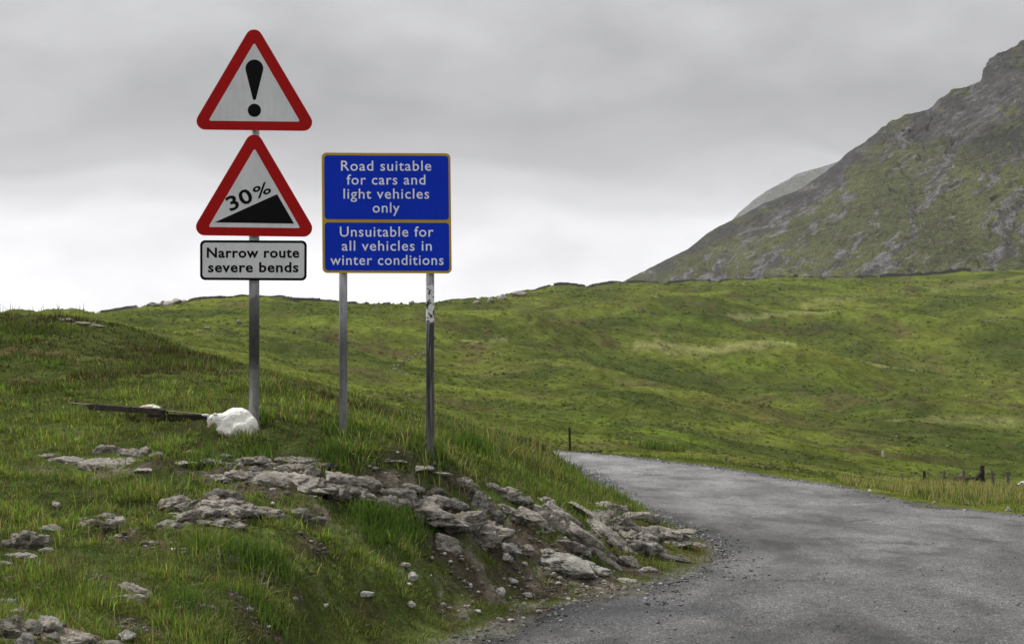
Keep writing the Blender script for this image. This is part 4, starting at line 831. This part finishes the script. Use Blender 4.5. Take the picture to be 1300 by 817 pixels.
# ------------------------------------------------------------------ walls and rocks on the skyline
def crest(px, d0=90, d1=520):
    d = np.exp(np.linspace(math.log(d0), math.log(d1), 500)); x_ = (px - PX0) / FPX * d; z_ = ground(x_, d); i = int(np.argmax((z_ - EYE) / d)); return Vector((x_[i], d[i], z_[i]))
WALLM = rock_mat('wall_stone', (.03, .03, .028), (.075, .073, .068), (.15, .145, .135), .4)
def stone_wall(label, pxs, h, seed, d0=90):
    pts = []
    for i, px in enumerate(pxs):
        p_ = crest(px, d0); pts.append(p_)
    dd = np.array([p_.y for p_ in pts]); 
    dd = np.array([np.median(dd[max(0, i - 30):i + 31]) for i in range(len(dd))])
    for i, px in enumerate(pxs):
        q_ = dd[i] * np.linspace(.93, 1.06, 60); z_ = ground((px - PX0) / FPX * q_, q_); dd[i] = q_[int(np.argmax((z_ - EYE) / q_))]
    kk = np.ones(15) / 15; dd = np.convolve(np.pad(dd, 7, mode='edge'), kk, 'valid') - .6
    rg = np.random.default_rng(seed); o0 = None; V = []; F = []
    xs_ = np.array([(px - PX0) / FPX * d for px, d in zip(pxs, dd)]); zs_ = ground(xs_, dd); org = Vector((xs_[0], dd[0], zs_[0])); n = len(pxs)
    for i in range(n):
        hh = h * (.8 + .25 * fbm2(np.array([xs_[i] / 3.]), np.array([.5]), seed, 3)[0] + rg.uniform(-.05, .05)); w = .45
        for (yy, z_) in ((-w, -.6), (-w * .8 + rg.uniform(-.08, .08), hh * .5), (-w * .6, hh), (w * .6, hh * rg.uniform(.9, 1)), (w, -.6)): V.append((xs_[i] - org.x, dd[i] + yy - org.y, zs_[i] + z_ - org.z))
        if i:
            a = (i - 1) * 5; b = i * 5
            for q_ in range(4): F.append((a + q_, b + q_, b + q_ + 1, a + q_ + 1))
    o = mesh_np('dry_stone_wall', V, F, WALLM, loc=org); return tag(o, label, 'stone wall')
stone_wall('dark dry stone wall along the skyline behind the two signs', np.arange(128, 700, 1.0), .34, 1)
stone_wall('low dry stone wall on the hilltop below the foot of the mountain', np.arange(703, 1112, 1.0), .6, 2, 200)
stone_wall('thick dark dry stone wall on the hilltop at the right under the mountain', np.arange(1117, 1262, 1.0), 1.3, 3, 200)
def far_rock(px, py, w, h, mat, label, seed, group=None, name='boulder', cat='boulder', d0=60, sub=2, depk=.8, dd=None):
    if dd == 'crest': p_ = crest(px); 
    else: p_ = hit(px, py, d0)
    k = p_.y / FPX; V, F = rock_shape(seed, sub, w * k / 2, w * k / 2 * depk, h * k, 1.); o = mesh_np(name, V, F, mat, loc=(p_.x, p_.y, p_.z + h * k * .2), smooth=True); return tag(o, label, cat, group)
c_ = crest(218); t = thing('rock_outcrop', 'craggy stone knoll rising above the wall on the left skyline', 'rock outcrop', c_); k = c_.y / FPX
for i, (dx, hh, w) in enumerate([(-22, 4, 16), (-12, 6.5, 20), (0, 8.5, 26), (10, 8, 18), (20, 5.5, 16), (30, 3, 18), (-4, 7.2, 26), (14, 5.5, 26)]):
    V, F = rock_shape(500 + i, 3, w * k / 2, w * k / 2, hh * k * .95); V[:, 0] += dx * k; V[:, 1] += (i % 3) * .8 + .5; mesh_np('rock_slab', V, F, [ROCK, ROCKD][i % 2], t, smooth=True)
far_rock(523, 385, 9, 3.2, ROCKD, 'dark boulder on the skyline between the blue sign posts', 61, dd='crest', sub=3)
for i, (px, py, w, h, lb) in enumerate([(605, 386, 10, 4, 'small grey rock leftmost of the row below the skyline right of the blue sign'), (622, 383, 11, 5, 'second grey rock of the skyline row right of the blue sign'), (637, 380, 14, 6, 'largest pale grey rock of the skyline row right of the blue sign'), (659, 375, 22, 5, 'long low grey rock topmost of the skyline row'), (304, 411, 8, 4, 'dark little boulder in the green hillside left of the first post'), (262, 417, 8, 3, 'grey boulder left of the dark little boulder on the hillside')]):
    far_rock(px, py, w, h, ROCK if i != 4 else ROCKD, lb, 70 + i, sub=3)
# ruined wall line on the hillside
V_, F_ = [], []; nv = 0
for pts, nn_ in (([(480, 466), (503, 465), (521, 455), (539, 449)], 34), ([(500, 468), (520, 476), (540, 481), (560, 486)], 44)):
    for i in range(nn_):
        t_ = i / (nn_ - 1) * (len(pts) - 1); j = min(int(t_), len(pts) - 2); f = t_ - j; px = pts[j][0] * (1 - f) + pts[j + 1][0] * f + random.uniform(-2, 2); py = pts[j][1] * (1 - f) + pts[j + 1][1] * f + random.uniform(-1, 1)
        p_ = hit(px, py, 55); k = p_.y / FPX; s_ = random.uniform(1.0, 2.6); V, F = rock_shape(2000 + i, 1, s_ * k, s_ * k, s_ * k * .6); V_.append(V + np.array(p_)); F_.append(F + nv); nv += len(V)
V_ = np.vstack(V_); o_ = Vector(V_[0]); o = mesh_np('ruined_wall', V_ - np.array(o_), np.vstack(F_), rock_mat('rubble_stone', (.12, .12, .11), (.26, .25, .24), (.42, .41, .39)), loc=o_); tag(o, 'tumbled line of stones from a ruined wall on the hillside behind the posts', 'ruined wall')
shp = [rock_shape(3000 + i, 2, 1, .8, .55)[0:2] for i in range(5)]; meshes = []
for V, F in shp:
    o = mesh_np('boulder', V, F, ROCKP); meshes.append(o.data); bpy.data.objects.remove(o)
PALE = rock_mat('pale_far_stone', (.22, .21, .20), (.40, .39, .36), (.55, .54, .50), .4, False)
for me in meshes: me.materials.clear(); me.materials.append(PALE)
rg = random.Random(5)
for i in range(110):
    if i < 40: px, py = rg.gauss(1215, 55), rg.gauss(478, 16)
    elif i < 60: px, py = rg.gauss(700, 60), rg.gauss(500, 20)
    else: px, py = rg.uniform(560, 1310), rg.uniform(392, 560)
    if py < 380 or px > 1400: continue
    p_ = hit(px, py, 60, 420); s_ = rg.uniform(.5, 1.6) * p_.y / FPX * (1.2 if rg.random() < .15 else .8)
    o = bpy.data.objects.new('boulder', rg.choice(meshes)); o.location = p_; o.scale = (s_, s_, s_ * .8); o.rotation_euler = (0, 0, rg.uniform(0, 6)); link(o); tag(o, 'small pale boulder showing in the turf of the green hillside beyond the road', 'boulder', 'pale boulders on the green hillside')
nx_, nz_ = MV.shape[:2]
for i in range(260):
    px = rg.uniform(900, 1330); ix = int((px - 700) / 1250 * (nx_ - 1)); iz = int((.03 + .8 * rg.random() ** 2.2) * 249)
    p_ = MV[ix, iz]; s_ = rg.uniform(.5, 1.3) * p_[1] / FPX * (1.6 if rg.random() < .08 else .8)
    o = bpy.data.objects.new('boulder', rg.choice(meshes)); o.location = p_; o.scale = (s_, s_, s_ * .8); o.rotation_euler = (0, 0, rg.uniform(0, 6)); link(o); tag(o, 'pale boulder lying on the scree slope of the mountain', 'boulder', 'boulders on the mountain slope')

# ------------------------------------------------------------------ turf, tussocks and dry grass
FT = np.array(FOOT)
def clear_of_rocks(x, y, k=.78):
    ok = np.ones(len(x), bool)
    for cx, cy, rx, ry in FT:
        ok &= ((x - cx) / rx) ** 2 + ((y - cy) / ry) ** 2 > k
    return ok
def blades(name, x, y, h, w, col, label, lean=.45, segs=2, tipc=None, az=None, mat=BLADE):
    n = len(x); z = ground(x, y) - .01; a = RNG.uniform(0, 6.283, n) if az is None else az; ln = np.abs(RNG.normal(0, lean, n)) * h; dx, dy = np.cos(a) * ln, np.sin(a) * ln
    f = RNG.uniform(0, 6.283, n); wx, wy = np.cos(f) * w / 2, np.sin(f) * w / 2; hz2 = np.sqrt(np.maximum(h * h - ln * ln, (.3 * h) ** 2))
    P = np.c_[x, y, z]
    def at_(s, side, ws): return np.c_[x + dx * s ** 1.8 + side * wx * ws, y + dy * s ** 1.8 + side * wy * ws, z + hz2 * s ** .85]
    tipc = col if tipc is None else tipc
    if segs == 2:
        V = np.stack([at_(0, -1, 1), at_(0, 1, 1), at_(.55, -1, .8), at_(.55, 1, .8), at_(1, 0, 0)], 1); F = np.array([[0, 1, 3], [0, 3, 2], [2, 3, 4]]); rt = col * .35 + BRN * .3; cs = np.stack([rt, rt, col * .6 + tipc * .4, col * .6 + tipc * .4, tipc], 1)  # roots darkened to paint shade inside the tuft, tinted with litter brown
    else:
        V = np.stack([at_(0, -1, 1), at_(0, 1, 1), at_(1, 0, 0)], 1); F = np.array([[0, 1, 2]]); cs = np.stack([col * .7, col * .7, tipc], 1)  # root shade painted into the colour here too
    m_ = V.shape[1]; FF = (F[None] + (np.arange(n) * m_)[:, None, None]).reshape(-1, 3)
    o = mesh_np(name, V.reshape(-1, 3), FF, mat, col=np.clip(cs.reshape(-1, 3), 0, 1)); return tag(o, label, 'grass', kind='stuff')
G1 = np.array([.084, .148, .026]); G2 = np.array([.155, .232, .040]); G3 = np.array([.046, .076, .020]); DRY = np.array([.30, .25, .12]); YEL_ = np.array([.20, .19, .04]); BRN = np.array([.11, .075, .035])
def polar(n, t0, t1, r0, r1):
    th_ = RNG.uniform(t0, t1, n); r_ = np.exp(RNG.uniform(math.log(r0), math.log(r1), n)); return np.sin(th_) * r_, np.cos(th_) * r_, r_
def gpal(n, dens_dry, lush):
    k = RNG.random(n)[:, None]; c = G3 * (1 - k) + G1 * k; c = c + (G2 - c) * (lush[:, None] * RNG.random((n, 1)) ** .7)
    d = RNG.random(n) < dens_dry; c[d] = (DRY * RNG.uniform(.5, 1.1, (n, 1)) * .8 + BRN * .2)[d]; return c * RNG.uniform(.75, 1.25, (n, 1))
# bank: tussocks
nt0 = 34000; x, y, r = polar(nt0, -.41, .12, 5.2, 16); zz_ = base_h(x, y); lush = ss(-.05, .45, fbm2((x - zz_) / .5, (y + zz_) / .45, 401, 4) + .25 * fbm2(x / 3, y / 3, 403, 2)); sd = sd_road(x, y); bb = bare(x, y)
toe = 1 - ss(.0, .9, sd)
ok = (sd > .03) & (RNG.random(nt0) > bb * .86) & clear_of_rocks(x, y, .85) & (RNG.random(nt0) < .25 + .75 * lush) & (RNG.random(nt0) > toe * .45)
x, y, r, lush, toe, bb = x[ok], y[ok], r[ok], lush[ok], toe[ok], bb[ok]; nb = 17; tsz = np.repeat(np.clip(np.exp(RNG.normal(-.25, .62, len(x))), .3, 2.6), nb); X = np.repeat(x, nb); Y = np.repeat(y, nb); lu = np.repeat(lush, nb); R2 = np.repeat(r, nb); to = np.repeat(toe, nb); n = len(X)
ang = RNG.uniform(0, 6.283, n); rad = np.sqrt(RNG.random(n)) * .045 * (1 + .6 * lu) * tsz; X = X + np.cos(ang) * rad; Y = Y + np.sin(ang) * rad
hh = (.026 + .036 * lu) * RNG.uniform(.6, 1.25, n) * (1 - .6 * to) * (.45 + .75 * tsz); yl = np.repeat((RNG.random(len(x)) < .22) | (toe > .45) & (RNG.random(len(x)) < .6), nb)
cl = gpal(n, .26, lu) * np.repeat(np.exp(RNG.normal(0, .38, len(x))), nb)[:, None]; cl[yl] = cl[yl] * .4 + YEL_ * .6 * RNG.uniform(.6, 1.1, (yl.sum(), 1)); ok = clear_of_rocks(X, Y, .70) & (sd_road(X, Y) > -.01)
tip = cl + (DRY - cl) * (RNG.random((n, 1)) ** 5); tip = np.minimum(tip * 1.25, 1); X, Y, hh, R2, cl, tip, ang = X[ok], Y[ok], hh[ok], R2[ok], cl[ok], tip[ok], ang[ok]
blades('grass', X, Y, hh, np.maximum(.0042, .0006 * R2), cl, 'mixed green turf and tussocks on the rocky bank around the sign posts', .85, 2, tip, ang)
# bank: short undergrowth
nu = 130000; x, y, r = polar(nu, -.41, .16, 5.2, 17); sd = sd_road(x, y); bb = bare(x, y); ok = (sd > .0) & (RNG.random(nu) > bb * .80) & clear_of_rocks(x, y, .6); x, y, r, sd = x[ok], y[ok], r[ok], sd[ok]; n = len(x)
nm = fbm2(x / .5, y / .5, 411, 3); c = gpal(n, .30, ss(-.2, .5, nm)); k = RNG.random(n) < .25 + .3 * ss(.2, .6, -nm); c[k] = (BRN * RNG.uniform(.5, 1.3, (n, 1)))[k]; k = (sd < .8) & (RNG.random(n) < .5); c[k] = (YEL_ * RNG.uniform(.5, 1.0, (n, 1)))[k]
blades('moss_and_litter', x, y, RNG.uniform(.012, .05, n), np.maximum(.005, .0007 * r), c, 'short moss, litter and seedlings between the tussocks of the bank', .7, 1)
# long pale stems
nl_ = 350; x, y, r = polar(nl_, -.41, .05, 5.6, 15); ok = (bare(x, y) < .3) & (sd_road(x, y) > .4) & clear_of_rocks(x, y, 1); x, y, r = x[ok], y[ok], r[ok]; n = len(x)
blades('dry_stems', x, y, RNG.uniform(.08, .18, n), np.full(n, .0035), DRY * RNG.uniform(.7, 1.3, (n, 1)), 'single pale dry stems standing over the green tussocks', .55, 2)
# mound behind the signs
nt0 = 30000; x, y, r = polar(nt0, -.43, .04, 13.5, 44); ok = sd_road(x, y) > .25; x, y, r = x[ok], y[ok], r[ok]; lush = ss(-.1, .5, fbm2(x / 2.0, y / 2.6, 421, 4)); ok = RNG.random(len(x)) < .45 + .55 * lush; x, y, r, lush = x[ok], y[ok], r[ok], lush[ok]
nb = 7; X = np.repeat(x, nb); Y = np.repeat(y, nb); lu = np.repeat(lush, nb); R2 = np.repeat(r, nb); n = len(X); ang = RNG.uniform(0, 6.283, n); X = X + np.cos(ang) * RNG.random(n) * .12; Y = Y + np.sin(ang) * RNG.random(n) * .12
rf = np.repeat(ss(0, .5, fbm2(x / 3.5, y / 3.5, 425, 3) + ss(16, 26, r) * .15), nb); c = gpal(n, .12, lu * .75); brn = RNG.random(n) < rf * .7 + .08; c[brn] = (np.array([.085, .065, .028]) * RNG.uniform(.6, 1.3, (n, 1)))[brn]
bright = np.repeat(ss(.1, .5, fbm2(x / 4, y / 2.5, 431, 3)), nb)[:, None]; c = c * (.66 + .5 * bright) * (1 - .25 * ss(20, 28, R2)[:, None]) * np.repeat(np.exp(RNG.normal(0, .3, len(x))), nb)[:, None]
tip = c + (DRY * .8 - c) * (RNG.random((n, 1)) ** 6)
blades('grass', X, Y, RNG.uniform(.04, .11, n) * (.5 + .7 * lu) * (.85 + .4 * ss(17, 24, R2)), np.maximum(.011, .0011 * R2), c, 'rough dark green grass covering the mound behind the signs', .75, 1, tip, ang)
# wispy pale grass where the bank meets the bend
def clump(cx, cy, rx, ry, n, hmin, hmax, col, name, label, w=.006, lean=.4, seg=2, vary=.3):
    xx = cx + RNG.normal(0, rx, n); yy = cy + RNG.normal(0, ry, n); ok = sd_road(xx, yy) > .1; xx, yy = xx[ok], yy[ok]; m_ = len(xx); c = np.array(col) * RNG.uniform(1 - vary, 1 + vary, (m_, 1)); g_ = RNG.random(m_) < .35; c[g_] = (G2 * RNG.uniform(.5, 1.0, (m_, 1)))[g_]
    return xx, yy, RNG.uniform(hmin, hmax, m_), np.full(m_, w), c
parts_ = []
for px, py, rx, n, h0, h1, cc_ in [(665,585,.30,150,.25,.55,DRY*1.0),(640,580,.4,120,.15,.4,DRY*.8),(690,590,.5,250,.1,.24,YEL_),(610,590,.6,160,.12,.28,DRY*.6),(555,578,.18,120,.12,.3,DRY),(740,612,.4,420,.06,.16,G1),(720,605,.6,700,.07,.18,G1*.8),(700,615,.7,800,.06,.16,G1),(760,625,.4,360,.04,.1,G2),(660,605,.6,600,.06,.16,G1*.8),(620,600,.5,500,.05,.13,G1),(350,480,.6,120,.15,.28,DRY*.7),(445,512,.5,90,.1,.22,DRY*.6),(480,540,.4,70,.08,.16,DRY*.6),(30,402,1.8,110,.15,.42,DRY*.7),(10,402,1.5,90,.15,.35,DRY*.6)]:
    p_ = hit(px, py, 8, 46); parts_.append(clump(p_.x, p_.y, rx, rx * 1.3, n, h0, h1, cc_, '', '', w=max(.004, .0006 * p_.y)))
x, y, h_, w_, c = (np.concatenate([q[i] for q in parts_]) for i in range(5))
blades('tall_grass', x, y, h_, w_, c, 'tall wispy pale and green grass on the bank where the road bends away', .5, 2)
# rushes: dark clumps
parts_ = []
for px, py, n, hh_ in [(600,570,260,.2),(430,585,300,.12),(415,583,200,.1),(620,572,150,.18),(830,568,90,.5),(855,566,70,.4),(735,602,200,.25),(325,585,160,.13),(275,700,300,.1),(340,720,300,.1),(235,770,300,.1),(330,780,300,.1),(500,670,420,.13),(470,660,400,.12),(480,690,400,.11),(515,665,400,.12),(320,710,300,.1),(60,770,300,.1),(321,531,160,.1),(312,534,120,.1),(435,551,200,.1),(430,552,120,.09),(546,574,220,.1),(553,575,150,.1),(540,575,120,.08),(260,590,200,.12)]:
    p_ = hit(px, py, 5, 60); s_ = .09 if p_.y < 15 else .35; xx, yy, a1_, a2_, a3_ = clump(p_.x, p_.y, s_, s_, n, hh_ * .6, hh_ * 1.2, G1 * .8, '', '', w=max(.0032, .0007 * p_.y)); parts_.append((xx, yy, a1_, a2_, a3_))
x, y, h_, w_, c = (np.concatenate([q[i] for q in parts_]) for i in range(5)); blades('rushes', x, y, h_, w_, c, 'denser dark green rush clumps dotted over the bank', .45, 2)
# right verge
n = 42000; i_ = RNG.uniform(150, 385, n).astype(int); P0 = RIGHT[i_]; tg = RIGHT[np.minimum(i_ + 1, 419)] - P0; nrm = np.c_[tg[:, 1], -tg[:, 0]]; nrm /= np.linalg.norm(nrm, axis=1)[:, None] + 1e-9; off = RNG.random(n) ** 1.6 * 9 + .05
x = P0[:, 0] + nrm[:, 0] * off; y = P0[:, 1] + nrm[:, 1] * off; sd = sd_road(x, y); ok = (sd > .06) & (y < 60) & (y > 12); x, y, sd = x[ok], y[ok], sd[ok]; n = len(x); r = np.hypot(x, y)
dr = ss(-.35, .3, fbm2(x / 1.6, y / 1.6, 441, 3)) * ss(.3, 1.2, sd) * ss(34, 27, y) ; c = gpal(n, .05, ss(-.3, .4, fbm2(x / 1.1, y / 1.1, 443, 2))); k = RNG.random(n) < dr * .75; c[k] = (DRY * RNG.uniform(.6, 1.25, (n, 1)))[k]; k = (sd < .7) & (RNG.random(n) < .5); c[k] = (YEL_ * RNG.uniform(.6, 1.1, (n, 1)))[k]
blades('tall_grass', x, y, (.03 + .11 * ss(.1, 1.4, sd) * ss(34, 24, y)) * RNG.uniform(.6, 1.3, n), np.maximum(.008, .00062 * r), c, 'tall mixed green and straw grass on the right hand verge', .45, 1)
n = 16000; y = RNG.uniform(20.5, 33, n); x = y * RNG.uniform(.235, .42, n); pt = ss(-.4, .15, fbm2(x / 1.2, y / 1.2, 461, 3)); sd = sd_road(x, y); ok = (RNG.random(n) < pt) & (sd > .5); x, y = x[ok], y[ok]; n = len(x)
c = DRY * RNG.uniform(.8, 1.7, (n, 1)); k = RNG.random(n) < .25; c[k] = (G1 * RNG.uniform(.7, 1.2, (n, 1)))[k]
blades('tall_grass', x, y, RNG.uniform(.08, .26, n), np.full(n, .017), c, 'bleached seeding grass on the right verge between the road and the fence', .5, 1)
n = 9000; x = 18.3 + RNG.normal(0, 1.2, n); y = RNG.uniform(44, 74, n); c = DRY * RNG.uniform(.8, 1.6, (n, 1)); k = RNG.random(n) < .2; c[k] = (G1 * RNG.uniform(.7, 1.3, (n, 1)))[k]; pt = ss(-.3, .2, fbm2(x / 3, y / 2.5, 447, 2)); ok = RNG.random(n) < .25 + .75 * pt; x, y, c = x[ok], y[ok], c[ok]; n = len(x)
blades('tall_grass', x, y, RNG.uniform(.12, .38, n), np.full(n, .045), c, 'pale dry grass standing along the wire fence', .4, 1)
# hillside texture: clumps of turf, bracken and heath
n = 150000; x, y, r = polar(n, -.42, .41, 44, 430); sd = sd_road(x, y); cl_ = fbm2(x / 2.8, y / 3.4, 451, 3); ok = ((sd > 1.2) | (r > 90)) & ~((r < 82) & (x > 12)) & (RNG.random(n) < .35 + .65 * ss(-.2, .4, cl_)); x, y, r = x[ok], y[ok], r[ok]; n = len(x)
c = gcol(x, y) * RNG.choice([1.1, 1.35, 1.6, 1.8, 2.1], n, p=[.08, .22, .36, .24, .10])[:, None]; big = (fbm2(x / 9, y / 9, 453, 3) > .22)  # tufts coloured brighter than the ground to offset their own shade
blades('hill_grass', x, y, (.04 + .0007 * r) * RNG.uniform(.5, 1.4, n) * np.where(big, 1.6, .9), .12 + .0028 * r * RNG.uniform(.5, 1.4, n), c, 'coarse turf, bracken and heath clumps over the far hillside', 1.1, 1)
